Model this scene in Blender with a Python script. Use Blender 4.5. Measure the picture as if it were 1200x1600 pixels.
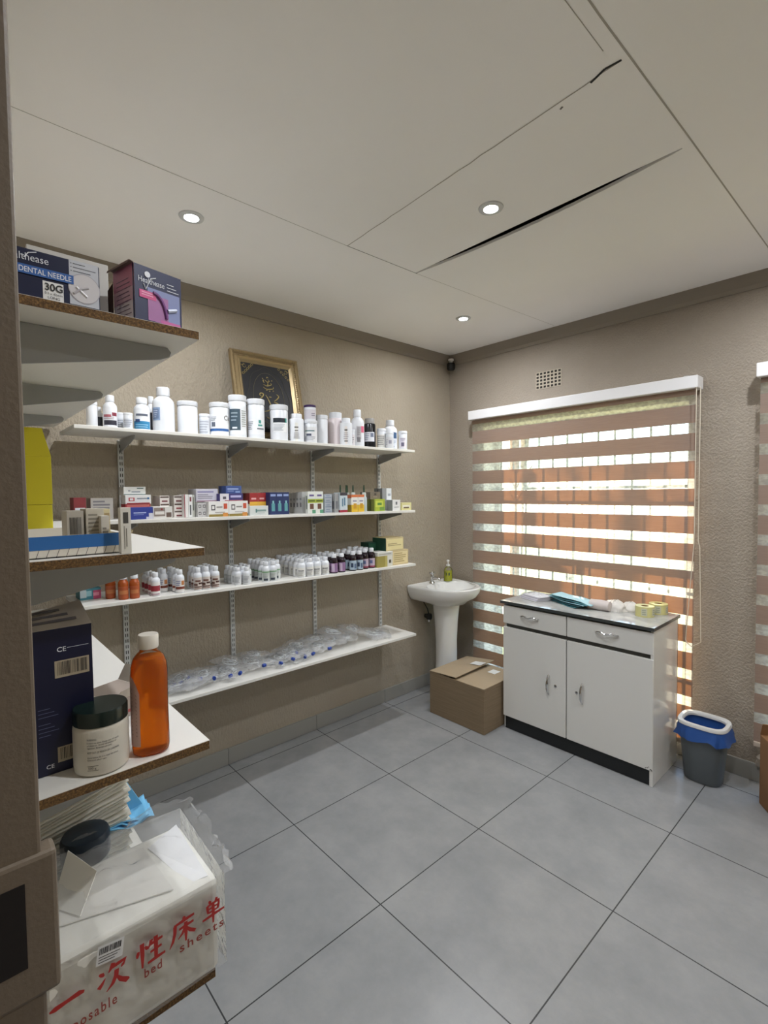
import bpy, math, random
from mathutils import Vector, Matrix, noise
PI = math.pi
R = math.radians
for o in list(bpy.data.objects): bpy.data.objects.remove(o)
scene = bpy.context.scene
COL = scene.collection
random.seed(7)

# ------------------------------------------------------------------ camera
cd = bpy.data.cameras.new('camera'); cam = bpy.data.objects.new('camera', cd); COL.objects.link(cam)
yaw, pitch, roll = 2.40413973, -0.040782557, -0.0109067998
fw = Vector((math.cos(pitch)*math.cos(yaw), math.cos(pitch)*math.sin(yaw), math.sin(pitch)))
rt = fw.cross(Vector((0, 0, 1))).normalized(); up = rt.cross(fw)
r2 = rt*math.cos(roll)+up*math.sin(roll); u2 = -rt*math.sin(roll)+up*math.cos(roll)
cam.matrix_world = Matrix(((r2.x, u2.x, -fw.x, 2.52786), (r2.y, u2.y, -fw.y, -2.36689), (r2.z, u2.z, -fw.z, 1.53565), (0, 0, 0, 1)))
cd.sensor_fit = 'HORIZONTAL'; cd.sensor_width = 36; cd.lens = 766.454/1200*36; cd.clip_start = 0.02
scene.camera = cam
CAM = Vector((2.52786, -2.36689, 1.53565))

# ------------------------------------------------------------------ light and exposure
scene.view_settings.view_transform = 'Standard'; scene.view_settings.look = 'None'
scene.view_settings.gamma = 1; scene.view_settings.use_curve_mapping = False
scene.view_settings.exposure = 0.27
scene.cycles.transparent_max_bounces = 24
scene.cycles.max_bounces = 12
scene.cycles.diffuse_bounces = 7
scene.cycles.sample_clamp_indirect = 6
SUN_STRENGTH = 13.0
SKY_STRENGTH = 0.95
DOWNLIGHT_W = 9.0
w = bpy.data.worlds.new('sky'); scene.world = w; w.use_nodes = True
nt = w.node_tree; bg = nt.nodes['Background']
sky = nt.nodes.new('ShaderNodeTexSky'); sky.sky_type = 'NISHITA'; sky.sun_disc = False
sky.sun_elevation = R(22); sky.sun_rotation = R(200); sky.air_density = 1.0; sky.dust_density = 2.0
nt.links.new(sky.outputs[0], bg.inputs[0]); bg.inputs[1].default_value = SKY_STRENGTH
sl = bpy.data.lights.new('sun', 'SUN'); sl.energy = SUN_STRENGTH; sl.angle = R(0.9); sl.color = (1.0, .82, .60)
so = bpy.data.objects.new('sun', sl); COL.objects.link(so)
so.rotation_euler = Vector((0.60, -0.80, -0.42)).to_track_quat('-Z', 'Y').to_euler(); so.location = (-3, 5, 4)
DOWNLIGHTS = [(.56, -1.588), (1.377, -.746), (.543, .132), (2.22, .14), (2.22, -1.6), (3.2, -.75)]

# ------------------------------------------------------------------ helpers: materials
def srgb(h):
    if isinstance(h, str):
        h = h.lstrip('#'); c = [int(h[i:i+2], 16)/255 for i in (0, 2, 4)]
    else: c = [v/255 for v in h]
    return tuple(v/12.92 if v <= .04045 else ((v+.055)/1.055)**2.4 for v in c)+(1,)
MC = {}
def mat(color, rough=.5, metal=0., name=None, **kw):
    key = name or (str(color), rough, metal, str(sorted(kw.items())))
    if key in MC: return MC[key]
    m = bpy.data.materials.new(name or 'paint_'+str(color).lstrip('#')); m.use_nodes = True
    b = m.node_tree.nodes['Principled BSDF']
    b.inputs['Base Color'].default_value = srgb(color); b.inputs['Roughness'].default_value = rough; b.inputs['Metallic'].default_value = metal
    for k, v in kw.items(): b.inputs[k.replace('_', ' ')].default_value = v
    MC[key] = m
    return m
def nodes(m):
    return m.node_tree.nodes, m.node_tree.links, m.node_tree.nodes['Principled BSDF']
def coords(m, scale=(1, 1, 1), kind='pos'):
    n, l, b = nodes(m)
    mp = n.new('ShaderNodeMapping'); mp.inputs['Scale'].default_value = scale
    if kind == 'pos':
        g = n.new('ShaderNodeNewGeometry'); l.new(g.outputs['Position'], mp.inputs[0])
    else:
        g = n.new('ShaderNodeTexCoord'); l.new(g.outputs['Object'], mp.inputs[0])
    return mp.outputs[0]
def noise_tex(m, co, scale, detail=3, rough=.5):
    n, l, b = nodes(m); t = n.new('ShaderNodeTexNoise')
    t.inputs['Scale'].default_value = scale; t.inputs['Detail'].default_value = detail; t.inputs['Roughness'].default_value = rough
    l.new(co, t.inputs['Vector']); return t.outputs['Fac']
def ramp(m, fac, stops):
    n, l, b = nodes(m); r = n.new('ShaderNodeValToRGB'); cr = r.color_ramp
    while len(cr.elements) < len(stops): cr.elements.new(.5)
    for e, (p, c) in zip(cr.elements, stops): e.position = p; e.color = srgb(c) if not isinstance(c, tuple) or len(c) == 3 else c
    l.new(fac, r.inputs[0]); return r.outputs[0]
def bump(m, h, strength, dist):
    n, l, b = nodes(m); bp = n.new('ShaderNodeBump'); bp.inputs['Strength'].default_value = strength; bp.inputs['Distance'].default_value = dist
    l.new(h, bp.inputs['Height']); l.new(bp.outputs[0], b.inputs['Normal']); return bp.outputs[0]

def plaster(name, color, color2, sc):
    m = mat(color, .85, name=name); n, l, b = nodes(m)
    co = coords(m, sc); f = noise_tex(m, co, 1.0, 3.5, .6)
    co2 = coords(m); g = noise_tex(m, co2, 1.6, 4)
    l.new(ramp(m, g, [(.3, color), (.7, color2)]), b.inputs['Base Color'])
    bump(m, ramp(m, f, [(.38, (0, 0, 0)), (.62, (255, 255, 255))]), .5, .006)
    return m
M_WALL_L = plaster('plaster_left', 'aba190', 'a09584', (62, 78, 44))
M_WALL_W = plaster('plaster_window', 'a2988b', '998e80', (95, 95, 85))
M_CEIL = mat('d5d1c9', .9, name='ceiling_board')
n, l, b = nodes(M_CEIL); l.new(ramp(M_CEIL, noise_tex(M_CEIL, coords(M_CEIL), 1.1, 3), [(.3, 'efedea'), (.7, 'f5f3f1')]), b.inputs['Base Color'])
M_CORNICE = mat('8b8276', .8, name='cornice_paint')
M_FLOOR = mat('8f9193', .3, name='floor_tile')
n, l, b = nodes(M_FLOOR)
br = n.new('ShaderNodeTexBrick'); br.offset = 0; br.squash = 1
br.inputs['Scale'].default_value = 1; br.inputs['Brick Width'].default_value = .6; br.inputs['Row Height'].default_value = .6
br.inputs['Mortar Size'].default_value = .0022; br.inputs['Mortar Smooth'].default_value = 0
l.new(coords(M_FLOOR), br.inputs['Vector'])
tc = ramp(M_FLOOR, noise_tex(M_FLOOR, coords(M_FLOOR), 3.2, 9, .7), [(.25, '828486'), (.5, '8f9091'), (.75, '9d9d9d')])
mx = n.new('ShaderNodeMix'); mx.data_type = 'RGBA'
l.new(br.outputs['Fac'], mx.inputs['Factor']); l.new(tc, mx.inputs['A']); mx.inputs['B'].default_value = srgb('3c3d3e')
l.new(mx.outputs['Result'], b.inputs['Base Color'])
rr = ramp(M_FLOOR, noise_tex(M_FLOOR, coords(M_FLOOR), 3, 2), [(.3, (.25, .25, .25, 1)), (.7, (.32, .32, .32, 1))])
b.inputs['Roughness'].default_value = .27
M_SKIRT = mat('96958f', .4, name='skirting_tile')
M_GROUT = mat('4a4a48', .8)
M_CHIP = mat('6a4526', .85, name='chipboard')
n, l, b = nodes(M_CHIP)
l.new(ramp(M_CHIP, noise_tex(M_CHIP, coords(M_CHIP), 260, 4, .7), [(.3, '2a1d10'), (.5, '5e4424'), (.72, '8e6e40')]), b.inputs['Base Color'])
M_SHELF = mat('dedcd6', .38, name='white_laminate')
M_STEEL = mat('c9cbca', .4, name='white_steel')
M_BRKT = mat('9a9c9c', .45, name='grey_steel')
M_CHROME = mat('d4d4d4', .15, 1.0, name='chrome')
M_BLACK = mat('0b0b0c', .4)
M_DARK = mat('1b1c1e', .6)
M_WHITE = mat('e9e9e6', .35)
M_GLOSSW = mat('dddcd8', .12, name='cabinet_enamel')
M_CERAM = mat('e6e6e3', .08, name='ceramic')
M_GOLD = mat('978462', .34, .6, name='gilt')
M_CARD = mat('84715a', .85, name='cardboard')
n, l, b = nodes(M_CARD)
l.new(ramp(M_CARD, noise_tex(M_CARD, coords(M_CARD, (2, 2, 60)), 3, 3), [(.3, '7e6c54'), (.7, '8a7860')]), b.inputs['Base Color'])

def film(name, tint=(.93, .95, .96), white=.12, rough=.12, scale=30, gloss=.35):
    m = bpy.data.materials.new(name); m.use_nodes = True; n = m.node_tree.nodes; l = m.node_tree.links; n.clear()
    out = n.new('ShaderNodeOutputMaterial'); tr = n.new('ShaderNodeBsdfTransparent'); tr.inputs[0].default_value = tint+(1,)
    gl = n.new('ShaderNodeBsdfGlossy'); gl.inputs['Roughness'].default_value = rough
    df = n.new('ShaderNodeBsdfDiffuse'); df.inputs[0].default_value = (.97, .98, 1, 1)
    tl = n.new('ShaderNodeBsdfTranslucent'); tl.inputs[0].default_value = (.97, .98, 1, 1)
    a = n.new('ShaderNodeMixShader'); a.inputs[0].default_value = .5; l.new(df.outputs[0], a.inputs[1]); l.new(tl.outputs[0], a.inputs[2])
    b_ = n.new('ShaderNodeMixShader'); b_.inputs[0].default_value = white; l.new(tr.outputs[0], b_.inputs[1]); l.new(a.outputs[0], b_.inputs[2])
    lw = n.new('ShaderNodeLayerWeight'); lw.inputs[0].default_value = gloss
    tx = n.new('ShaderNodeTexNoise'); tx.inputs['Scale'].default_value = scale; tx.inputs['Detail'].default_value = 3
    g = n.new('ShaderNodeNewGeometry'); l.new(g.outputs['Position'], tx.inputs['Vector'])
    bp = n.new('ShaderNodeBump'); bp.inputs['Strength'].default_value = .8; bp.inputs['Distance'].default_value = .01
    l.new(tx.outputs['Fac'], bp.inputs['Height']); l.new(bp.outputs[0], gl.inputs['Normal']); l.new(bp.outputs[0], lw.inputs['Normal'])
    c = n.new('ShaderNodeMixShader'); l.new(lw.outputs['Fresnel'], c.inputs[0]); l.new(b_.outputs[0], c.inputs[1]); l.new(gl.outputs[0], c.inputs[2])
    l.new(c.outputs[0], out.inputs[0]); return m
M_FILM = film('clear_film', (1, 1, 1), .20, .05, 70, .09)
M_FILM_BAG = film('bag_film', (.99, .99, .98), .22, .10, 34, .16)
M_GLASS = film('window_glass', (.96, .98, .98), .0, .02, .1, .06)

def shade_mat(name, opaque):
    m = bpy.data.materials.new(name); m.use_nodes = True; n = m.node_tree.nodes; l = m.node_tree.links; n.clear()
    out = n.new('ShaderNodeOutputMaterial')
    df = n.new('ShaderNodeBsdfDiffuse'); tl = n.new('ShaderNodeBsdfTranslucent')
    g = n.new('ShaderNodeNewGeometry'); mp = n.new('ShaderNodeMapping'); l.new(g.outputs['Position'], mp.inputs[0])
    tx = n.new('ShaderNodeTexNoise'); l.new(mp.outputs[0], tx.inputs['Vector'])
    a = n.new('ShaderNodeMixShader'); l.new(df.outputs[0], a.inputs[1]); l.new(tl.outputs[0], a.inputs[2])
    if opaque:
        mp.inputs['Scale'].default_value = (12, 12, 260); tx.inputs['Scale'].default_value = 1; tx.inputs['Detail'].default_value = 4
        cr = n.new('ShaderNodeValToRGB'); cr.color_ramp.elements[0].color = srgb('84766d'); cr.color_ramp.elements[1].color = srgb('9a8a80')
        l.new(tx.outputs['Fac'], cr.inputs[0]); l.new(cr.outputs[0], df.inputs[0]); tl.inputs[0].default_value = srgb('d08a52')
        a.inputs[0].default_value = .11; l.new(a.outputs[0], out.inputs[0])
    else:
        mp.inputs['Scale'].default_value = (38, 38, 60); tx.inputs['Scale'].default_value = 1; tx.inputs['Detail'].default_value = 3
        cr = n.new('ShaderNodeValToRGB'); cr.color_ramp.elements[0].position = .42; cr.color_ramp.elements[1].position = .58
        cr.color_ramp.elements[0].color = (.34, .34, .34, 1); cr.color_ramp.elements[1].color = (.46, .46, .46, 1)
        l.new(tx.outputs['Fac'], cr.inputs[0])
        df.inputs[0].default_value = srgb('eae8e2'); tl.inputs[0].default_value = srgb('faf8f4'); a.inputs[0].default_value = .75
        tr = n.new('ShaderNodeBsdfTransparent'); c = n.new('ShaderNodeMixShader')
        l.new(cr.outputs[0], c.inputs[0]); l.new(tr.outputs[0], c.inputs[1]); l.new(a.outputs[0], c.inputs[2]); l.new(c.outputs[0], out.inputs[0])
    return m
M_BAND = shade_mat('blind_band', True); M_SHEER = shade_mat('blind_sheer', False)

def emis(name, color, s):
    m = bpy.data.materials.new(name); m.use_nodes = True; b = m.node_tree.nodes['Principled BSDF']
    b.inputs['Emission Color'].default_value = color+(1,); b.inputs['Emission Strength'].default_value = s; return m
M_LED = emis('led_lens', (.93, .97, 1.0), 14)

# ------------------------------------------------------------------ helpers: meshes
class MB:
    def __init__(s): s.v = []; s.f = []; s.m = []; s.mats = []
    def mi(s, m):
        if m not in s.mats: s.mats.append(m)
        return s.mats.index(m)
    def add(s, vs, fs, m):
        o = len(s.v); s.v += [tuple(v) for v in vs]; s.f += [tuple(i+o for i in f) for f in fs]; s.m += [s.mi(m)]*len(fs); return s
    def box(s, x0, x1, y0, y1, z0, z1, m, M=None):
        vs = [Vector((x, y, z)) for z in (z0, z1) for y in (y0, y1) for x in (x0, x1)]
        if M is not None: vs = [M @ v for v in vs]
        return s.add(vs, [(0, 2, 3, 1), (4, 5, 7, 6), (0, 1, 5, 4), (2, 6, 7, 3), (0, 4, 6, 2), (1, 3, 7, 5)], m)
    def quad(s, o, u, v, m):
        o, u, v = Vector(o), Vector(u), Vector(v)
        return s.add([o, o+u, o+u+v, o+v], [(0, 1, 2, 3)], m)
    def rings(s, rings, m, cap0=True, cap1=True, mfn=None):
        n = len(rings[0]); vs = [p for r in rings for p in r]; fs = []
        for k in range(len(rings)-1):
            for i in range(n):
                j = (i+1) % n; fs.append((k*n+i, k*n+j, (k+1)*n+j, (k+1)*n+i))
        if cap0: fs.append(tuple(range(n-1, -1, -1)))
        if cap1: fs.append(tuple((len(rings)-1)*n+i for i in range(n)))
        return s.add(vs, fs, m)
    def lathe(s, prof, m, c=(0, 0, 0), seg=24, sq=2.0, sx=1, sy=1, M=None, cap0=True, cap1=True, ridge=0):
        rs = []
        for r, z in prof:
            ring = []
            for i in range(seg):
                a = 2*PI*i/seg; ca, sa = math.cos(a), math.sin(a)
                rr = r*(1+(ridge if i % 2 else 0))
                p = Vector((c[0]+sx*rr*math.copysign(abs(ca)**(2/sq), ca), c[1]+sy*rr*math.copysign(abs(sa)**(2/sq), sa), c[2]+z))
                ring.append(M @ p if M is not None else p)
            rs.append(ring)
        return s.rings(rs, m, cap0, cap1)
    def tube(s, pts, r, m, seg=8):
        pts = [Vector(p) for p in pts]; rs = []
        for i, p in enumerate(pts):
            t = (pts[min(i+1, len(pts)-1)]-pts[max(i-1, 0)]).normalized()
            a = t.orthogonal().normalized() if i == 0 else (pa-t*pa.dot(t)).normalized()
            pa = a; b = t.cross(a); rr = r[i] if isinstance(r, (list, tuple)) else r
            rs.append([p+(a*math.cos(2*PI*k/seg)+b*math.sin(2*PI*k/seg))*rr for k in range(seg)])
        return s.rings(rs, m)
    def grid(s, fn, nu, nv, m):
        vs = [fn(i/nu, j/nv) for j in range(nv+1) for i in range(nu+1)]
        fs = [(j*(nu+1)+i, j*(nu+1)+i+1, (j+1)*(nu+1)+i+1, (j+1)*(nu+1)+i) for j in range(nv) for i in range(nu)]
        return s.add(vs, fs, m)
    def prism(s, poly, fn, d, m):
        """poly 2D -> fn(u,v,w) 3D point, extruded over w in (0,d)"""
        n = len(poly); vs = [fn(u, v, 0) for u, v in poly]+[fn(u, v, d) for u, v in poly]
        fs = [tuple(range(n-1, -1, -1)), tuple(range(n, 2*n))]+[(i, (i+1) % n, n+(i+1) % n, n+i) for i in range(n)]
        return s.add(vs, fs, m)
    def arc(s, c, r, z0, z1, a0, a1, m, sx=1, sy=1):
        k = max(2, int(abs(a1-a0)/.2)+1)
        vs = [(c[0]+sx*r*math.cos(a0+(a1-a0)*i/k), c[1]+sy*r*math.sin(a0+(a1-a0)*i/k), z) for z in (c[2]+z0, c[2]+z1) for i in range(k+1)]
        return s.add(vs, [(i, i+1, k+2+i, k+1+i) for i in range(k)], m)
    def text(s, txt, fn, size, m, align='LEFT', bold=0, spacing=1, shear=0, width=None):
        cu = bpy.data.curves.new('t', 'FONT'); cu.body = txt; cu.size = size; cu.align_x = align; cu.offset = bold; cu.space_character = spacing; cu.shear = shear; cu.resolution_u = 3
        o = bpy.data.objects.new('t', cu); COL.objects.link(o)
        dg = bpy.context.evaluated_depsgraph_get(); me = bpy.data.meshes.new_from_object(o.evaluated_get(dg))
        vs = [tuple(v.co) for v in me.vertices]; k = 1
        if width and vs:
            ww = max(v[0] for v in vs)-min(v[0] for v in vs); k = width/ww
        s.add([fn(v[0]*k, v[1]) for v in vs], [tuple(p.vertices) for p in me.polygons], m)
        bpy.data.objects.remove(o); bpy.data.curves.remove(cu); bpy.data.meshes.remove(me); return s
    def build(s, name, parent=None, smooth=False, bevel=0, solid=0, label=None, subsurf=0):
        me = bpy.data.meshes.new(name); me.from_pydata(s.v, [], s.f)
        for m in s.mats: me.materials.append(m)
        me.polygons.foreach_set('material_index', s.m)
        if smooth: me.polygons.foreach_set('use_smooth', [True]*len(s.f))
        me.update()
        if smooth: me.set_sharp_from_angle(angle=R(38))
        o = bpy.data.objects.new(name, me); COL.objects.link(o)
        if parent is not None: o.parent = parent
        if solid: md = o.modifiers.new('thick', 'SOLIDIFY'); md.thickness = solid; md.offset = 0
        if bevel: md = o.modifiers.new('bevel', 'BEVEL'); md.width = bevel; md.segments = 2; md.limit_method = 'ANGLE'
        if subsurf: md = o.modifiers.new('sub', 'SUBSURF'); md.levels = subsurf; md.render_levels = subsurf
        if label: o['label'] = label
        return o
def empty(name, loc, rz=0):
    o = bpy.data.objects.new(name, None); o.empty_display_size = .05; COL.objects.link(o); o.location = loc; o.rotation_euler = (0, 0, rz); return o
def tag(o, label, cat, group=None, kind=None):
    if label: o['label'] = label
    if cat: o['category'] = cat
    if group: o['group'] = group
    if kind: o['kind'] = kind
    return o
def struct(o): o['kind'] = 'structure'; return o
def copy_tree(root, loc, label, group=None, rz=None):
    r = root.copy(); COL.objects.link(r); r.location = loc
    if rz is not None: r.rotation_euler = (0, 0, rz)
    r['label'] = label
    if group: r['group'] = group
    for ch in root.children:
        c = ch.copy(); COL.objects.link(c); c.parent = r
    return r

# ------------------------------------------------------------------ room shell
WX, WY, FY, EX, H = -.10, .76, -2.31, 3.95, 2.628
WT = .21
W1 = (.235, 1.635, .10, 2.03)
W2 = (2.03, 3.40, .10, 2.03)
struct(MB().quad((WX-.2, -4.2, 0), (4.6, 0, 0), (0, 5.17, 0), M_FLOOR).build('floor'))
# ceiling with an open slit where the trapdoor panel has dropped
c = MB()
sx0, sx1, sy = .79, 1.98, -.555
c.box(WX-.2, sx0, FY, WY+.2, H, H+.012, M_CEIL); c.box(sx1, EX+.1, FY, WY+.2, H, H+.012, M_CEIL)
c.box(sx0, sx1, FY, sy-.006, H, H+.012, M_CEIL)
n_ = 40; pts = []
for i in range(n_+1):
    t = i/n_; wd = .005+.040*math.sin(PI*t)**.8+.003*noise.noise(Vector((t*30, 0, 3)))
    pts.append((sx0+(sx1-sx0)*t, sy-.006+wd))
poly = pts+[(sx1, WY+.2), (sx0, WY+.2)]
c.prism(poly, lambda u, v, w_: (u, v, H+w_), .012, M_CEIL)
c.box(WX-.2, EX+.1, FY-.1, WY+.2, H+.35, H+.36, M_BLACK)  # black box added above the boards to keep daylight out of the slit
for a_ in ((WX-.2, EX+.1, FY-.1, FY-.09), (WX-.2, EX+.1, WY+.2, WY+.21), (WX-.2, WX-.19, FY-.1, WY+.2), (EX+.09, EX+.1, FY-.1, WY+.2)): c.box(*a_, H, H+.36, M_BLACK)
struct(c.build('ceiling'))
s = MB()     # hairline joints between the boards
def seam(pts, wd, m, z=H-.0006):
    for (x0, y0), (x1, y1) in zip(pts, pts[1:]):
        d = Vector((x1-x0, y1-y0, 0)).normalized(); nn = Vector((-d.y, d.x, 0))*wd/2
        s.add([(x0-nn.x, y0-nn.y, z), (x1-nn.x, y1-nn.y, z), (x1+nn.x, y1+nn.y, z), (x0+nn.x, y0+nn.y, z)], [(0, 1, 2, 3)], m)
MS = mat('a8a39a', .9); MS2 = mat('6d6a66', .9)
seam([(.781, FY), (.783, -.98)], .0028, MS); seam([(.783, -.99), (.793, -.545)], .0035, MS2); seam([(.793, -.54), (.83, .3), (.85, .7)], .0022, MS)
seam([(2.0, FY), (2.0, -1.2), (2.012, -.56), (2.03, .72)], .005, MS); seam([(1.96, FY), (1.965, -1.1)], .0022, MS)
ln = [(.784+1.2*i/24, -.984-.055*i/24+.004*noise.noise(Vector((i*.9, 2, 0)))) for i in range(25)]
seam(ln, .004, MS)
seam([(1.90, -1.03), (1.945, -1.045), (1.985, -1.04)], .007, M_DARK); seam([(1.80, -1.005), (1.81, -1.01)], .006, MS2)
struct(s.build('trim_2'))
struct(MB().box(WX-.12, WX, FY, WY, 0, H, M_WALL_L).build('wall_left'))
wl = MB()
wl.box(WX-.12, W1[0], WY, WY+WT, 0, H, M_WALL_W); wl.box(W1[1], W2[0], WY, WY+WT, 0, H, M_WALL_W); wl.box(W2[1], EX+.12, WY, WY+WT, 0, H, M_WALL_W)
for W in (W1, W2):
    wl.box(W[0], W[1], WY, WY+WT, 0, W[2], M_WALL_W); wl.box(W[0], W[1], WY, WY+WT, W[3], H, M_WALL_W)
struct(wl.build('wall_back'))
rv = MB(); M_REV = mat('e9e7e1', .7)  # white reveal lining added to bounce light onto the sheer stripes
for W in (W1, W2):
    a_, b_, c_, d_ = W
    rv.box(a_, a_+.004, WY-.001, WY+WT, c_, d_, M_REV); rv.box(b_-.004, b_, WY-.001, WY+WT, c_, d_, M_REV); rv.box(a_, b_, WY-.001, WY+WT, d_-.004, d_, M_REV); rv.box(a_, b_, WY-.001, WY+WT, c_, c_+.004, M_REV)
struct(rv.build('trim_3'))
struct(MB().box(EX, EX+.12, FY, WY, 0, H, M_WALL_L).build('wall_right'))
DX0, DX1 = 2.0, 2.95
wf = MB()
wf.box(WX-.12, DX0-.045, FY-.15, FY, 0, H, M_WALL_L); wf.box(DX1+.045, EX+.12, FY-.15, FY, 0, H, M_WALL_L); wf.box(DX0-.045, DX1+.045, FY-.15, FY, 2.12, H, M_WALL_L)
struct(wf.build('wall_front'))
# passage behind the doorway
hp = MB()
hp.box(1.0, 1.05, -4.2, FY-.15, 0, H, M_WALL_L); hp.box(4.1, 4.15, -4.2, FY-.15, 0, H, M_WALL_L); hp.box(1.0, 4.15, -4.25, -4.2, 0, H, M_WALL_L)
struct(hp.build('wall_passage'))
struct(MB().box(1.0, 4.15, -4.2, FY, H+.001, H+.013, M_CEIL).build('ceiling_passage'))
M_JAMB = mat('6c6052', .55, name='door_frame_paint')
n, l, b = nodes(M_JAMB); bump(M_JAMB, noise_tex(M_JAMB, coords(M_JAMB), 180, 3), .25, .002)
dj = MB()
dj.box(DX0-.045, DX0, FY-.165, FY+.001, 0, 2.12, M_JAMB); dj.box(DX1, DX1+.045, FY-.165, FY+.012, 0, 2.12, M_JAMB); dj.box(DX0-.045, DX1+.045, FY-.165, FY+.012, 2.08, 2.12, M_JAMB)
dfr = struct(dj.build('door_1', bevel=.003))
kp = MB()
kp.box(DX0-.02, DX0+.004, FY-.11, FY+.012, 1.085, 1.215, M_JAMB)
kp.build('strike_box', dfr, bevel=.004)
kh = MB(); kh.box(DX0+.0035, DX0+.0045, FY-.07, FY-.0125, 1.118, 1.195, mat('120a08', .8)); kh.build('strike_hole', dfr)
# cornice and skirting
cn = MB()
def cornice(p0, p1, nrm):
    p0, p1, nn = Vector(p0), Vector(p1), Vector(nrm)
    prof = [(0, -.078), (.010, -.078), (.022, -.060), (.034, -.004), (.034, 0), (0, 0)]
    cn.rings([[p+nn*u+Vector((0, 0, H+v)) for u, v in prof] for p in (p0, p1)], M_CORNICE)
cornice((WX, FY, 0), (WX, WY, 0), (1, 0, 0)); cornice((WX, WY, 0), (EX, WY, 0), (0, -1, 0)); cornice((EX, FY, 0), (EX, WY, 0), (-1, 0, 0)); cornice((WX, FY, 0), (EX, FY, 0), (0, 1, 0))
struct(cn.build('trim_1'))
def skirting(name, a0, a1, fn, joints):
    m = MB(); cuts = [a0]+joints+[a1]
    for p, q in zip(cuts, cuts[1:]): m.box(*fn(p+.0012, q-.0012, 0, .012), 0.001, .093, M_SKIRT)
    m.box(*fn(a0, a1, 0, .010), .001, .091, M_GROUT)
    struct(m.build(name, bevel=.001))
skirting('baseboard_left', FY, WY, lambda p, q, d0, d1: (WX+d0, WX+d1, p, q), [-1.8, -1.2, -.6, 0, .6])
skirting('baseboard_back', WX, EX, lambda p, q, d0, d1: (p, q, WY-d1, WY-d0), [.6, 1.2, 1.8, 2.4, 3.0, 3.6])
skirting('baseboard_right', FY, WY, lambda p, q, d0, d1: (EX-d1, EX-d0, p, q), [-1.8, -1.2, -.6, 0, .6])
skirting('baseboard_front', WX, DX0-.05, lambda p, q, d0, d1: (p, q, FY+d0, FY+d1), [.6, 1.2, 1.8])

# ------------------------------------------------------------------ outside
M_GRASS = mat('b0b46a', .9, name='grass')
n, l, b = nodes(M_GRASS); l.new(ramp(M_GRASS, noise_tex(M_GRASS, coords(M_GRASS), .6, 5), [(.3, 'a6b04c'), (.7, 'd2cc94')]), b.inputs['Base Color'])
struct(MB().quad((-60, WY+WT, -.12), (120, 0, 0), (0, 120, 0), M_GRASS).build('ground'))
yw = MB(); yw.box(-40, 30, 17.0, 17.2, -.12, 1.55, mat('d8d6d0', .8))
tag(yw.build('boundary_wall'), 'low white boundary wall seen far off through the blind gaps', 'wall')
vr = MB(); vr.box(-4, 6, WY+WT, WY+WT+.78, 2.24, 2.34, mat('9a948c', .8)); struct(vr.build('ceiling_veranda'))
vp = MB(); vp.lathe([(.045, -.12), (.045, 2.24)], mat('7a5a48', .8), (-.16, 1.80, 0), 16)  # post added to throw a narrow shadow on the blind
tag(vp.build('shade_post', smooth=True), 'thin brown post outside the window, left of centre', 'post')

wp = MB(); wp.box(-1.55, -1.0, 3.0, 3.25, -.12, 2.3, mat('e6e6e4', .8)); wp.box(-1.58, -.97, 2.97, 3.28, 2.3, 2.36, mat('cfcfcc', .8))  # pillar added to keep sun off the lower left of the blind
tag(wp.build('shade_pillar'), 'broad white rendered pillar outside, behind the left part of the window blind', 'pillar')
tr = tag(empty('shade_tree', (-1.9, 5.0, -.12)), 'leafy garden tree outside the windows, hidden above the blinds', 'tree')
MB().tube([(-.9, .9, 0), (-.7, .7, 1.6), (-.2, .2, 3.0), (.3, -.3, 4.2)], [.14, .11, .08, .04], mat('5c4a3a', .9), 10).build('trunk', tr, smooth=True)  # unseen tree, added only to break up the sun on the blinds
lf = MB(); rl = random.Random(11); ML_ = mat('5f7a34', .7)
for _ in range(1500):
    c_ = Vector((rl.gauss(.45, .42), rl.gauss(-.3, .3), 4.55+rl.gauss(0, .38))); a_ = Vector((rl.uniform(-1, 1), rl.uniform(-1, 1), rl.uniform(-1, 1))).normalized()*.055; b_2 = a_.orthogonal().normalized()*.03
    lf.add([c_-a_, c_+b_2, c_+a_, c_-b_2], [(0, 1, 2, 3)], ML_)
lf.build('foliage', tr)

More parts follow.
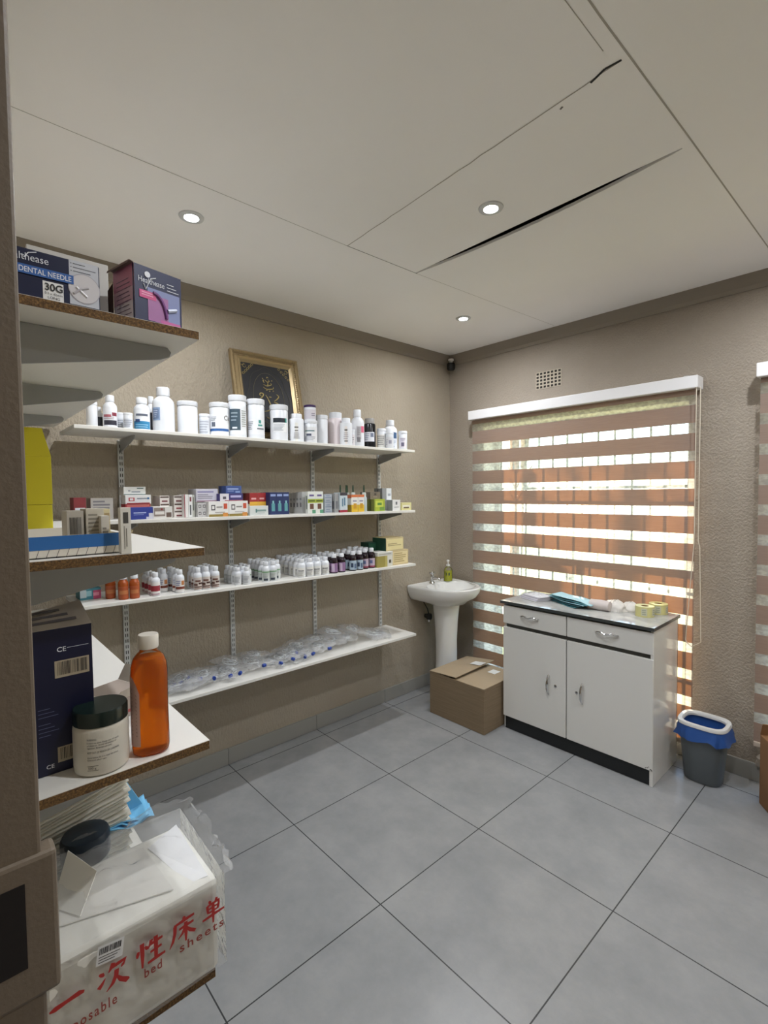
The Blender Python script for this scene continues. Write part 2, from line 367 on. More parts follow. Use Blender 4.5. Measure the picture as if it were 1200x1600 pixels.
# ------------------------------------------------------------------ windows, bars
M_WFRAME = mat('c8c4ba', .5)
for k, W in enumerate((W1, W2)):
    x0, x1, z0, z1 = W; m = MB(); yy0, yy1 = WY+.15, WY+.185
    for a, b_, c_, d_ in ((x0, x1, z0, z0+.04), (x0, x1, z1-.04, z1), (x0, x0+.04, z0, z1), (x1-.04, x1, z0, z1), (x0, x1, 1.17, 1.20)): m.box(a, b_, yy0, yy1, c_, d_, M_WFRAME)
    xm = x0+.45*(x1-x0); m.box(xm-.015, xm+.015, yy0, yy1, z0, 1.17, M_WFRAME)
    o = struct(m.build('window_%d' % (k+1)))
    MB().box(x0+.03, x1-.03, WY+.166, WY+.170, z0+.03, z1-.03, M_GLASS).build('pane', o)
    bb = empty('burglar_bars', ((x0+x1)/2, WY+.12, z0))
    tag(bb, 'dark steel burglar bars behind the '+('fully visible striped blind' if k == 0 else 'striped blind cut off by the right edge'), 'window bars')
    def rel(mm, nm):
        o_ = mm.build(nm, bb); o_.matrix_parent_inverse = Matrix.Translation(-Vector(bb.location)); return o_
    x = x0+.08
    MBAR = mat('3a3632', .5)
    while x < x1-.03:
        rel(MB().box(x-.005, x+.005, WY+.115, WY+.125, z0, z1, MBAR), 'bar'); x += .108
    for z in (.55, 1.05, 1.55, 1.95): rel(MB().box(x0, x1, WY+.108, WY+.114, z-.008, z+.008, MBAR), 'rail')
    if k == 0:
        for q in range(2):
            cx = x0+.19+q*.11
            for dz in (1.62, 1.72, 1.82): rel(MB().tube([(cx-.05, WY+.118, dz), (cx, WY+.118, dz-.07), (cx+.05, WY+.118, dz)], .004, MBAR, 5), 'scroll')

# ------------------------------------------------------------------ zebra blinds
def blind(x0, x1, zc0, hx0, hx1, label, zbot=.13, headz=(2.075, 2.142)):
    t = tag(empty('zebra_blind', ((x0+x1)/2, .69, headz[0])), label, 'blind')
    def rel(o_): o_.matrix_parent_inverse = Matrix.Translation(-Vector(t.location)); return o_
    m = MB(); m.box(hx0, hx1, .645, .745, headz[0], headz[1], mat('e4e3e4', .3)); rel(m.build('headrail', t, bevel=.004))
    m = MB()
    for xx in (hx0+.06, hx1-.06): m.box(xx-.012, xx+.012, .66, .745, headz[1], headz[1]+.006, M_CHROME)
    rel(m.build('mounting_clip', t))
    edges = []; z = zc0
    while z > zbot+.05: edges.append((z-.0275, z+.0275)); z -= .1515
    top = headz[0]; y = .688
    sh = MB(); bd = MB()
    def strip(mm, za, zb, mt, yy):
        nn = 40
        mm.grid(lambda u, v: (x0+(x1-x0)*u, yy+.0016*noise.noise(Vector((u*9, za*3, v))), za+(zb-za)*v), nn, 2, mt)
    for a, b_ in edges:
        strip(bd, b_, top, M_BAND, y); strip(sh, a, b_, M_SHEER, y); top = a
    strip(bd, zbot, top, M_BAND, y)
    rel(bd.build('opaque_band', t, label='brown wood-toned opaque stripes')); rel(sh.build('sheer_band', t, label='pale see-through stripes'))
    m = MB(); m.box(x0, x1, .678, .700, zbot-.025, zbot, mat('b9aa9a', .5)); rel(m.build('bottom_rail', t, bevel=.004))
    return t, rel
b1, rel1 = blind(.185, 1.69, 2.0175, .175, 1.705, 'wide striped roller blind behind the white cabinet, fully in view')
m = MB(); zz = [2.075-i*(1.37)/40 for i in range(41)]
m.tube([(1.697, .655, z_) for z_ in zz[:25]]+[(1.697-.035*((i+1)/16), .655, z_) for i, z_ in enumerate(zz[25:])]+[(1.668, .655, .69), (1.69, .655, .672), (1.715, .655, .69)]+[(1.735-.012*(i/16), .655, z_) for i, z_ in enumerate(zz[:24:-1])]+[(1.716, .655, z_) for z_ in zz[24::-1]], .0022, mat('d8cfbd', .5), 5)
rel1(m.build('pull_cord', b1, smooth=True))
b2, rel2 = blind(1.968, 3.44, 2.031, 1.957, 3.46, 'striped roller blind cut off by the right edge of the photo', .24, (2.083, 2.152))
# wall clip below second blind
t = tag(empty('cord_clip', (2.0, WY, .12)), 'small beige cord clip on the wall below the right-hand blind', 'clip')
MB().box(-.03, .04, -.035, -.002, -.03, .0, mat('a2988a', .4)).build('base', t, bevel=.006)
MB().lathe([(.0, 0), (.022, .003), (.026, .02), (.015, .034), (0, .036)], mat('b5ab9c', .25), (-.002, -.022, .0), 14).build('knob', t, smooth=True)

# ------------------------------------------------------------------ ceiling lights, camera, vent
for i, (x, y) in enumerate(DOWNLIGHTS):
    names = ['ceiling downlight above the left wall shelves, nearest the dental boxes', 'ceiling downlight beside the open black slit in the ceiling', 'ceiling downlight closest to the far corner of the room', 'ceiling downlight beyond the right edge, near the windows', 'ceiling downlight beyond the right edge, near the doorway', 'ceiling downlight furthest right, outside the photo']
    t = tag(empty('downlight', (x, y, H)), 'round white '+names[i], 'ceiling light', 'recessed downlights')
    MB().lathe([(.026, -.001), (.028, -.006), (.046, -.004), (.048, 0)], M_STEEL, seg=32, cap0=False, cap1=False).build('bezel', t, smooth=True)
    MB().lathe([(.027, -.0018), (.001, -.0018)], M_LED, seg=24).build('lens', t)
    li = bpy.data.lights.new('lamp', 'AREA'); li.shape = 'DISK'; li.size = .06; li.energy = DOWNLIGHT_W; li.color = (.93, .96, 1.0); li.spread = R(170)
    lo = bpy.data.objects.new('lamp', li); COL.objects.link(lo); lo.parent = t; lo.location = (0, 0, -.008)
t = tag(empty('passage_fill_light', (3.3, -3.3, H)), 'ceiling light of the passage behind the doorway', 'ceiling light')
MB().lathe([(.12, 0), (.12, -.03), (.09, -.05), (.001, -.05)], emis('passage_fill_lens', (1, .95, .88), 2), seg=24).build('lens', t)
li = bpy.data.lights.new('lamp', 'AREA'); li.shape = 'DISK'; li.size = .2; li.energy = 8; li.color = (1, .95, .88)  # unseen lamp added to light the foreground through the doorway
lo = bpy.data.objects.new('lamp', li); COL.objects.link(lo); lo.parent = t; lo.location = (0, 0, -.055)

t = tag(empty('security_camera', (-.035, .70, H-.04)), 'small black and white security camera in the far ceiling corner', 'camera')
MB().lathe([(.022, 0), (.022, -.012), (.012, -.02), (.012, -.03)], M_WHITE, seg=16).build('mount', t, smooth=True)
MB().lathe([(.012, -.028), (.030, -.034), (.033, -.05), (.032, -.078), (.022, -.09), (.001, -.092)], M_BLACK, seg=20).build('housing', t, smooth=True)
t = tag(empty('air_vent', (.779, WY, 2.296)), 'small square-holed air brick high on the wall above the blind', 'vent')
m = MB(); m.box(-.095, .095, -.003, 0, -.058, .058, mat('b8ae9c', .8))
for i in range(7):
    for j in range(5):
        cx, cz = -.081+i*.027, -.046+j*.023; m.box(cx-.0085, cx+.0085, -.0036, -.0028, cz-.007, cz+.007, mat('2a2521', .9))
m.build('grille', t)

# ------------------------------------------------------------------ far wall shelves
SH = {1: (1.813, 1.821), 2: (1.412, 1.429), 3: (1.052, 1.083), 4: (.576, .589)}     # top height at right end, at left end
YR, YL = 0.0, -1.955
def zs(k, y): a, b_ = SH[k]; return a+(b_-a)*(YR-y)/(YR-YL)
def slab(m, x0, x1, y0, y1, za, zb, th, mt):
    """za at y0, zb at y1 (tops)"""
    vs = [(x0, y0, za-th), (x1, y0, za-th), (x0, y1, zb-th), (x1, y1, zb-th), (x0, y0, za), (x1, y0, za), (x0, y1, zb), (x1, y1, zb)]
    m.add(vs, [(0, 2, 3, 1), (4, 5, 7, 6), (0, 1, 5, 4), (2, 6, 7, 3), (0, 4, 6, 2), (1, 3, 7, 5)], mt)
rank = {1: 'topmost white wall shelf, holding large supplement tubs', 2: 'second white wall shelf from the top, holding medicine cartons', 3: 'third white wall shelf from the top, holding clusters of small bottles', 4: 'lowest white wall shelf, piled with clear plastic packets'}
UY = (-1.705, -1.155, -.597, -.033)
for k in SH:
    m = MB(); slab(m, WX+.03, .235, YL, YR, SH[k][1], SH[k][0], .016, M_SHELF)
    tag(m.build('wall_shelf', bevel=.002), rank[k], 'shelf')
    for j, y in enumerate(UY):
        z1 = zs(k, y)-.0165; ln_ = .225
        m = MB(); m.prism([(0, 0), (ln_, 0), (ln_+.004, -.006), (ln_, -.016), (ln_*.82, -.024), (0, -.066)], lambda u, v, w_: (WX+.012+u, y-.0035+w_, z1+v), .007, M_BRKT)
        tag(m.build('shelf_bracket', bevel=.001), 'grey steel bracket under the '+{1: 'topmost', 2: 'second', 3: 'third', 4: 'lowest'}[k]+' wall shelf, '+['leftmost', 'second from left', 'third from left', 'rightmost'][j]+' of four', 'bracket', 'brackets of the wall shelves')
for j, y in enumerate(UY):
    m = MB(); m.box(WX, WX+.012, y-.0125, y+.0125, .50, 1.80, M_STEEL)
    z = .53
    while z < 1.77:
        for dy in (-.0045, .0045): m.box(WX+.0119, WX+.0123, y+dy-.0018, y+dy+.0018, z, z+.016, mat('33342f', .8))
        z += .028
    tag(m.build('shelf_upright'), 'white slotted steel upright on the shelf wall, '+['leftmost', 'second from left', 'third from left', 'rightmost'][j]+' of four', 'upright', 'slotted uprights of the wall shelves')

# near shelves on the doorway wall (long boards seen from their sawn ends)
NS = [(1.855, .016, 'topmost'), (1.429, .016, 'second'), (1.035, .017, 'third'), (.555, .02, 'lowest')]
NX = 1.562; NY0, NY1 = FY+.02, -1.975
what = ['carrying the dental needle boxes', 'carrying the yellow cartons', 'carrying the orange bottle', 'carrying the bag of bed sheets']
for i, (z, th, rk) in enumerate(NS):
    m = MB(); m.box(WX+.02, NX-.001, NY0, NY1, z-th, z, M_SHELF)
    o = tag(m.build('near_shelf'), 'white board with raw chipboard end beside the doorway, '+what[i], 'shelf')
    MB().box(NX-.001, NX, NY0, NY1-.0008, z-th, z-.0008, M_CHIP).build('raw_edge', o, label='bare brown chipboard end')
    for j, x in enumerate((1.464, .896, .29)):
        m = MB(); m.prism([(0, 0), (.295, 0), (.302, -.008), (.298, -.018), (.28, -.026), (0, -.082)], lambda u, v, w_: (x-.002+w_, FY+.012+u, z-th-.0005+v), .004, M_BRKT)
        tag(m.build('shelf_bracket', bevel=.001), 'long grey bracket under the '+rk+' board beside the doorway, '+['nearest the camera', 'middle one', 'farthest, by the shelf wall'][j], 'bracket', 'brackets of the boards beside the doorway')
for j, x in enumerate((1.464, .896, .29)):
    m = MB(); m.box(x-.0125, x+.0125, FY, FY+.012, .40, 1.95, M_STEEL)
    tag(m.build('shelf_upright'), 'white steel upright behind the boards beside the doorway, '+['nearest the camera', 'middle', 'farthest'][j], 'upright')

# ------------------------------------------------------------------ bottles
WHITE_P = mat('dcdfe4', .35, name='white_plastic')
def facing(x, y): return math.atan2(CAM.y-y, CAM.x-x)
def bottle(kind, D, Ht, lab=(), body=WHITE_P, cap=WHITE_P, name='pill_bottle', capr=None, sq=2.0, seg=24):
    """builds at origin facing +x; returns Empty"""
    t = empty(name, (0, 0, 0)); r = D/2
    if kind == 'jar':
        hb = Ht*.87; pr = [(r*.9, 0), (r*.97, .003), (r*.97, hb*.96), (r*.9, hb)]; cp = [(r*.98, hb-.001), (r, hb+.002), (r, Ht-.003), (r*.93, Ht)]
    elif kind == 'tub':
        hb = Ht*.83; pr = [(r*.9, 0), (r, .004), (r, hb*.93), (r*.93, hb*.985), (r*.82, hb)]; cr_ = r*(capr or .9); cp = [(cr_, hb-.001), (cr_, Ht-.003), (cr_*.93, Ht)]
    else:
        hb = Ht*.83; cr_ = r*(capr or .62); pr = [(r*.9, 0), (r, .004), (r, Ht*.64), (r*.93, Ht*.71), (r*.72, Ht*.765), (cr_*.9, Ht*.80), (cr_*.9, hb)]; cp = [(cr_, Ht*.815), (cr_*1.02, Ht*.83), (cr_, Ht-.003), (cr_*.9, Ht)]
    MB().lathe(pr, body, seg=seg, sq=sq).build('body', t, smooth=True)
    MB().lathe(cp, cap, seg=seg if D < .06 else 40, ridge=0 if D < .06 else .012).build('cap', t, smooth=True)
    if lab:
        m = MB(); hbm = {'jar': hb*.94, 'tub': hb*.9, 'bottle': Ht*.63}[kind]; k = 0
        for (a0, a1, v0, v1, cl) in lab:
            mm = mat(cl, .5) if isinstance(cl, str) else cl
            rr = r*(1.003 if kind != 'jar' else .975)+.0003+.0003*k
            m.arc((0, 0, 0), rr, v0*hbm, v1*hbm, a0*1.25, a1*1.25, mm); k += 1
        m.build('label', t)
    return t
def lines(a0, a1, v0, v1, n, cl='8a8f98', seed=0):
    rnd = random.Random(seed); out = []
    for i in range(n):
        vv = v1-(v1-v0)*(i+.3)/n; out.append((a0, a0+(a1-a0)*(.55+.45*rnd.random()), vv-(v1-v0)/n*.38, vv, cl))
    return out
B = 'e3e6ec'
S1 = [ # kind D H x y dz  label-rects, kwargs, text, name
 ('jar', .044, .115, .12, -1.866, 0, [], {}, 'plain white tub at the far left end of the top wall shelf, half hidden', 'supplement_jar'),
 ('bottle', .030, .105, .06, -1.826, 0, [(-.9, .9, .1, .9, '30343c')], {}, 'small dark-labelled bottle behind the leftmost white tub', 'pill_bottle'),
 ('bottle', .056, .150, .12, -1.795, 0, [(-.9, .9, .1, .95, B), (-.8, .8, .2, .42, '2c2a38'), (-.8, .1, .55, .68, 'b0606c'), (.2, .8, .62, .78, '803040')]+lines(-.8, .5, .45, .6, 2, 'a08890'), {}, 'tapered white bottle with red writing over a dark band, left on top shelf', 'pill_bottle'),
 ('jar', .034, .082, .10, -1.752, 0, [(-.9, .9, .15, .8, 'c7cbd2')]+lines(-.8, .8, .2, .75, 4, '878c99'), {}, 'small grey-labelled jar just right of the tapered red-print bottle', 'supplement_jar'),
 ('jar', .038, .076, .155, -1.733, 0, [(-.9, .9, .15, .8, 'ccd0d8')]+lines(-.8, .8, .2, .75, 4, '9094a2'), {}, 'smallest white jar, left of the bottle with the bright blue label', 'supplement_jar'),
 ('bottle', .067, .152, .14, -1.671, 0, [(-.95, .95, .05, .97, 'eceff4'), (-.95, .95, .10, .46, '2a7fae'), (-.7, -.2, .40, .55, '20406e'), (-.6, .6, .70, .80, '5e6474')]+lines(-.7, .7, .14, .34, 2, '8fc0da'), {'capr': .68}, 'white bottle with a bright blue lower label on the top shelf', 'pill_bottle'),
 ('bottle', .040, .180, .05, -1.604, 0, [(-.9, .9, .1, .9, '3a3f4c')], {}, 'narrow dark-labelled bottle peeking out behind the tallest white bottle', 'pill_bottle'),
 ('bottle', .095, .212, .13, -1.573, 0, [(-.98, -.25, .42, .86, '8fa6c8'), (-.9, -.35, .47, .80, '6c7f9f')]+lines(-.85, -.4, .5, .78, 4, 'c0cade'), {'capr': .60}, 'largest white bottle on the top shelf with a pale blue sticker', 'pill_bottle'),
 ('jar', .094, .160, .13, -1.462, 0, [], {}, 'plain unlabelled white tub with wide lid, right of the largest bottle', 'supplement_jar'),
 ('jar', .052, .110, .13, -1.380, 0, [(-.9, .9, .1, .9, 'd5d9e0')]+lines(-.8, .8, .15, .85, 5, 'a8aebb'), {}, 'short white jar between the plain tub and the blue-striped tub', 'supplement_jar'),
 ('jar', .096, .172, .13, -1.303, 0, [(-.95, .95, .06, .8, 'eef0f4'), (-.95, .95, .20, .29, '2f5f9e'), (-.7, -.35, .36, .52, '606878')]+lines(-.75, -.2, .56, .72, 3, '9aa0ac'), {}, 'white tub with a thin blue stripe round its lower label', 'supplement_jar'),
 ('jar', .091, .219, .14, -1.210, 0, [(-.95, .95, .1, .9, 'e8ebee'), (-.80, .25, .22, .82, '3e5260'), (-.5, -.05, .26, .31, 'd8dde2')]+lines(-.6, .05, .45, .75, 3, '8fa0ac')+lines(.35, .9, .3, .8, 8, 'a0a49c'), {}, 'tall white tub with a dark slate-blue panel, in front of the picture', 'supplement_jar'),
 ('jar', .092, .212, .14, -1.107, 0, [(-.9, .9, .15, .6, 'e6e8ec'), (.25, .5, .48, .58, '3f8f86'), (.2, .62, .40, .45, '4c9c92'), (.1, .8, .30, .34, '6e7480')]+lines(-.85, -.2, .28, .55, 5, '9ba0aa'), {}, 'tall white tub with small teal print, in front of the picture', 'supplement_jar'),
 ('jar', .099, .197, .14, -.968, 0, [(-.55, .75, .30, .78, 'eceef0'), (-.55, .75, .62, .77, '14202c'), (.6, .75, .62, .77, '3fa898')]+lines(-.5, .6, .34, .58, 5, 'a9aeb8'), {}, 'wide white tub with a black label band ending in teal', 'supplement_jar'),
 ('tub', .083, .160, .15, -.864, 0, [(-.9, .9, .05, .9, 'dfdfda'), (-.7, .6, .52, .56, '54504e'), (-.3, .4, .66, .72, '6a6660')]+lines(-.7, .7, .15, .48, 6, '9a98a0'), {'capr': .75, 'sq': 3.2}, 'squarish white bottle with grey label, right of the black-banded tub', 'pill_bottle'),
 ('jar', .078, .131, .16, -.777, 0, [(-.9, .9, .08, .85, 'e0e1e4'), (-.7, .5, .62, .68, '5c7c80'), (-.5, .1, .38, .5, '4e5468')]+lines(-.8, .7, .14, .36, 3, '9298a6'), {}, 'white tub carrying the purple-lidded jar on its lid', 'supplement_jar'),
 ('jar', .069, .088, .15, -.772, .131, [(-.9, .9, .1, .85, 'c9c5cd')]+lines(.2, .8, .3, .6, 2, '6c6478'), {'cap': 'purple'}, 'jar with a dark purple lid stacked on another tub', 'supplement_jar'),
 ('jar', .071, .174, .13, -.677, 0, [], {}, 'slim plain white canister right of the purple-lidded jar', 'supplement_jar'),
 ('tub', .098, .206, .095, -.551, 0, [], {'capr': .8, 'pink': 1}, 'big pinkish-white tub standing behind the squarish labelled bottle', 'supplement_jar'),
 ('tub', .075, .166, .175, -.532, 0, [(-.9, .9, .08, .92, 'e3ddd8'), (-.6, .6, .70, .78, '6b6662'), (-.5, .5, .18, .24, '7a7676')]+lines(-.6, .6, .28, .64, 4, 'a39ea2'), {'capr': .7, 'sq': 3.2}, 'cream labelled square bottle in front of the big pinkish tub', 'pill_bottle'),
 ('jar', .036, .105, .16, -.474, 0, [(-.9, .9, .1, .85, 'd9d5d8')]+lines(-.7, .7, .2, .7, 4, '6f6a74'), {}, 'very small jar squeezed left of the bottle with the pink tab', 'supplement_jar'),
 ('bottle', .086, .238, .12, -.398, 0, [(-.1, .45, .35, .88, 'b9b7ba'), (.45, .95, .62, .88, 'd0637e'), (-.05, .35, .22, .42, '7e7c80')]+lines(0, .4, .5, .84, 4, '8a888c'), {'capr': .55}, 'tall white bottle with grey label and pink tab on the top shelf', 'pill_bottle'),
 ('tub', .076, .193, .12, -.296, 0, [(-.8, .7, .30, .72, 'd4d6de'), (.1, .55, .5, .68, '70788c')]+lines(-.7, 0, .36, .68, 4, '9096a8'), {'capr': .82, 'dark': 1}, 'black bottle with a white label and grey lid, only dark one up there', 'pill_bottle'),
 ('jar', .058, .131, .155, -.228, 0, [(-.9, .9, .1, .85, 'dcdcd8')]+lines(-.7, .7, .2, .8, 5, '8b8b8b'), {}, 'white jar with dark text lines just right of the black bottle', 'supplement_jar'),
 ('bottle', .094, .200, .115, -.112, 0, [(.0, .9, .60, .92, '3c5a80'), (-.9, .9, .08, .58, 'd6dbe6')]+lines(-.5, .8, .15, .5, 5, '9aa4ba'), {'capr': .58}, 'rounded white bottle with blue band at the right end of top shelf', 'pill_bottle'),
 ('jar', .052, .107, .20, -.196, 0, [(-.9, .9, .1, .85, 'd8d9dd'), (-.2, .4, .35, .6, '9a9aaa')]+lines(-.8, -.3, .25, .7, 4, 'a6a6b0'), {}, 'low white jar standing in front of the blue-banded rounded bottle', 'supplement_jar'),
 ('jar', .061, .130, .15, -.028, 0, [(-.6, .6, .15, .8, 'ddd9e0'), (-.3, .25, .25, .5, '6a647c')]+lines(-.5, .5, .55, .78, 3, '8d88a0'), {}, 'rightmost jar on the top wall shelf, with a flat wide lid', 'supplement_jar'),
]
for kind, D, Ht, x, y, dz, lab, kw, text, nm in S1:
    kk = {k_: v_ for k_, v_ in kw.items() if k_ in ('capr', 'sq')}
    if kw.get('cap') == 'purple': kk['cap'] = mat('3b2452', .35)
    if kw.get('pink'): kk['body'] = mat('ddd2d4', .4)
    if kw.get('dark'): kk['body'] = mat('0d0e12', .2); kk['cap'] = mat('8d8a86', .4)
    t = bottle(kind, D, Ht, lab, name=nm, **kk)
    t.location = (x, y, zs(1, y)+dz); t.rotation_euler = (0, 0, facing(x, y))
    tag(t, text, 'bottle' if 'bottle' in nm else 'jar', 'tubs and bottles on the top wall shelf')
    if 'thin blue stripe' in text:
        mm_ = MB(); mm_.text('Ca', lambda u, v: (.0482*math.cos(.45+u/.048), .0482*math.sin(.45+u/.048), .083+v), .034, mat('5a5650', .5)); mm_.build('printed_text', t)

# clusters on the third shelf
AMB = mat('b85a28', .25, name='amber_plastic', Transmission_Weight=.25)
DKG = mat('1d1016', .12, name='dark_glass')
def cluster(proto, cols, x0, dx, front_labels, rear_label, group, cat='bottle', jit=.002):
    """cols: list of (y, depth count, x offset)"""
    first = True; rnd = random.Random(group)
    for ci, (y, nrow, xo) in enumerate(cols):
        for k in range(nrow):
            x = x0+xo-dx*k+rnd.uniform(-jit, jit); yy = y+rnd.uniform(-jit, jit)*.6
            lab = front_labels[ci] if (k == 0 and front_labels[ci]) else rear_label
            rz = facing(x, yy)+rnd.uniform(-.5, .5)*(1 if k else .2)
            if first:
                proto.location = (x, yy, zs(3, yy)); proto.rotation_euler = (0, 0, rz); tag(proto, lab, cat, group); first = False
            else:
                o = copy_tree(proto, (x, yy, zs(3, yy)), lab, group, rz)
WL = 'e6e4e2'
p = bottle('bottle', .041, .108, [(-.9, .9, .08, .85, 'a8512a'), (-.7, .7, .35, .6, 'c07848')], body=AMB, capr=.72, name='amber_bottle')
cluster(p, [(-1.818, 1, -.07), (-1.782, 1, -.01), (-1.738, 1, 0)], .195, .05, ['orange-brown bottle furthest left on the third shelf, half behind the board', 'middle one of the three orange-brown bottles with white caps', 'rightmost of the three orange-brown bottles with white caps'], '', 'orange-brown bottles')
p = bottle('bottle', .040, .105, [(-.95, .95, .05, .95, WL), (-.95, .95, .34, .72, '9c3440'), (-.8, .8, .08, .2, 'b8a0a8')], capr=.62)
cluster(p, [(-1.653, 4, 0)], .20, .044, ['foremost bottle with a dark red label band, nearest shelf edge'], 'red-banded white bottle queued behind the foremost one', 'red-banded white bottles')
p = bottle('bottle', .040, .108, [(-.95, .95, .05, .95, WL), (-.95, .95, .28, .45, '7a3a28'), (.2, .8, .55, .85, 'b87848')]+lines(-.8, .1, .5, .9, 3, '8c94b8'), capr=.62)
cluster(p, [(-1.545, 4, 0), (-1.592, 2, -.08)], .20, .044, ['foremost bottle with a thin rust-brown band on its label', None], 'white bottle with thin rust-brown band behind the foremost of its kind', 'rust-banded white bottles')
p = bottle('bottle', .038, .108, [(-.95, .95, .08, .92, 'cfc6bf'), (-.9, .9, .22, .30, '54332a'), (-.9, -.1, .34, .5, '5d3a30'), (.1, .9, .44, .56, '4a2c26'), (-.5, .5, .62, .74, '6c473c'), (-.8, .8, .12, .17, '7a554c')], capr=.66)
cluster(p, [(-1.458, 3, 0), (-1.416, 3, 0), (-1.373, 4, 0)], .195, .042, ['front left bottle of the brown-patterned cluster', 'front middle bottle of the brown-patterned cluster', 'front right bottle of the brown-patterned cluster'], 'brown-patterned white-capped bottle in the rear rows of its cluster', 'brown-patterned bottles')
p = bottle('bottle', .036, .088, [(-.95, .95, .1, .9, 'd6d8da')]+lines(-.7, .7, .2, .8, 5, '8b8f96'), capr=.68)
cluster(p, [(-1.252, 4, 0), (-1.212, 4, .015)], .19, .040, ['front left small grey-labelled bottle, next to the brown-patterned cluster', 'front right small grey-labelled bottle of the eight-bottle cluster'], 'small grey-labelled white bottle behind the front two of its cluster', 'small grey-labelled bottles')
p = bottle('bottle', .036, .092, [(-.95, .95, .1, .9, 'd4d8d2'), (-.9, .9, .62, .74, '6c8a6a')]+lines(-.7, .7, .2, .55, 3, '8b8f96'), capr=.68)
cluster(p, [(-1.175, 3, 0)], .15, .040, [None], 'small green-lined bottle right of the small grey-labelled cluster', 'small green-lined bottles')
p = bottle('bottle', .040, .106, [(-.95, .95, .08, .92, 'cdd2cf'), (-.95, .95, .74, .84, '77a077'), (-.5, .4, .12, .3, '3f4650')]+lines(-.7, .7, .34, .7, 4, '99a09c'), capr=.66)
cluster(p, [(-1.102, 5, 0), (-1.056, 5, 0), (-1.012, 4, -.04)], .20, .042, ['front left bottle of the green-striped cluster', 'front right bottle of the green-striped cluster', None], 'green-striped white bottle in the rear rows of its cluster', 'green-striped bottles')
p = bottle('bottle', .047, .102, [(-.9, .9, .1, .85, 'e2e2de'), (-.55, .55, .55, .62, '4a4a4c')]+lines(-.6, .6, .15, .5, 5, '9c9c9a'), capr=.64)
cluster(p, [(-.878, 6, 0), (-.826, 6, 0), (-.773, 6, 0), (-.721, 6, 0)], .20, .0495, ['front left bottle of the largest all-white cluster', 'second bottle from left in the front row of the largest all-white cluster', 'third bottle from left in the front row of the largest all-white cluster', 'front right bottle of the largest all-white cluster, beside the purple labels'], 'white bottle in the rear rows of the largest all-white cluster', 'largest cluster of white bottles')
p = bottle('bottle', .048, .112, [(-.95, .95, .1, .85, '8c6a92'), (-.45, .2, .15, .8, 'c9b4cc'), (-.9, -.5, .3, .6, '64406c')], body=DKG, capr=.62, name='syrup_bottle')
cluster(p, [(-.655, 4, 0), (-.597, 4, 0)], .20, .050, ['front left dark syrup bottle with purple label', 'front right dark syrup bottle with purple label'], 'purple-labelled dark syrup bottle in the rear rows', 'purple-labelled syrup bottles')
p = bottle('bottle', .047, .118, [(-.95, .95, .1, .85, 'a9bccb'), (-.4, .1, .3, .65, '33415c'), (.3, .8, .2, .6, '586c88')], body=DKG, capr=.62, name='syrup_bottle')
cluster(p, [(-.512, 4, 0), (-.460, 4, 0)], .20, .050, ['front left dark syrup bottle with pale blue label', 'front right dark syrup bottle with pale blue label'], 'blue-labelled dark syrup bottle in the rear rows', 'blue-labelled syrup bottles')
p = bottle('bottle', .047, .126, [(-.95, .95, .1, .8, 'b8a8b8'), (-.9, .9, .1, .22, '8c3a50'), (-.4, .2, .4, .65, '5c6890')], body=DKG, capr=.62, name='syrup_bottle')
cluster(p, [(-.405, 4, 0), (-.352, 4, 0)], .185, .050, ['left front syrup bottle of the rightmost, tallest dark pair', 'rightmost dark syrup bottle, beside the green and cream cartons'], 'tall dark syrup bottle behind the rightmost front pair', 'tallest syrup bottles')

# ------------------------------------------------------------------ cartons
def carton(name, xf, depth, y0, y1, z0, z1, base, rects, label, cat='box', group=None, side=(), bevel=.0008, loc_rz=0):
    cx, cy = xf-depth/2, (y0+y1)/2; t = empty(name, (cx, cy, z0), loc_rz); hw, hh = (y1-y0)/2, z1-z0
    m = MB(); bm_ = base if not isinstance(base, str) else mat(base, .55); m.box(-depth/2, depth/2, -hw, hw, 0, hh, bm_)
    m.box(-depth/2+.0005, depth/2-.0005, -hw+.001, hw-.001, hh-.0005, hh+.0001, bm_)
    m.build('carton_body', t, bevel=bevel)
    if rects or side:
        m = MB(); k = 1
        for u0, u1, v0, v1, cl in rects:
            mm = mat(cl, .5) if isinstance(cl, str) else cl
            m.quad((depth/2+.00035*k, -hw+2*hw*u0, hh*v0), (0, 2*hw*(u1-u0), 0), (0, 0, hh*(v1-v0)), mm); k += .5
        k = 1
        for u0, u1, v0, v1, cl in side:  # some sides repeat the front colours darker, painting in their shade
            mm = mat(cl, .5) if isinstance(cl, str) else cl
            m.quad((-depth/2+depth*u0, -hw-.00035*k, hh*v0), (depth*(u1-u0), 0, 0), (0, 0, hh*(v1-v0)), mm); k += .5
        m.build('printed_panel', t)
    tag(t, label, cat, group); return t
def tl(u0, u1, v0, v1, n, cl, seed=1):
    rnd = random.Random(seed); return [(u0, u0+(u1-u0)*(.6+.4*rnd.random()), v1-(v1-v0)*(i+.7)/n, v1-(v1-v0)*(i+.2)/n, cl) for i in range(n)]
G2 = 'medicine cartons on the second wall shelf'
def c2(xf, depth, y0, y1, z0, z1, *a, **k):
    zz_ = zs(2, (y0+y1)/2)+.0008 if z0 is None else z0
    return carton('medicine_carton', xf, depth, y0, y1, zz_, z1, *a, group=G2, **k)
c2(.15, .08, -2.02+.07, -1.905, None, 1.526, '7c2c30', [(0.1, .9, .2, .55, 'c9ccd6')], 'dark red and white carton beside the yellow box stack')
c2(.12, .08, -1.882, -1.795, None, 1.523, 'b0aca6', tl(.1, .9, .3, .9, 4, '77757a'), 'grey printed carton behind the blue tray, left of the wall upright')
c2(.17, .07, -1.758, -1.655, None, 1.494, '9e3234', [(.05, .95, .75, .97, 'c46a62')], 'red carton flat under the white one, behind the blue carton')
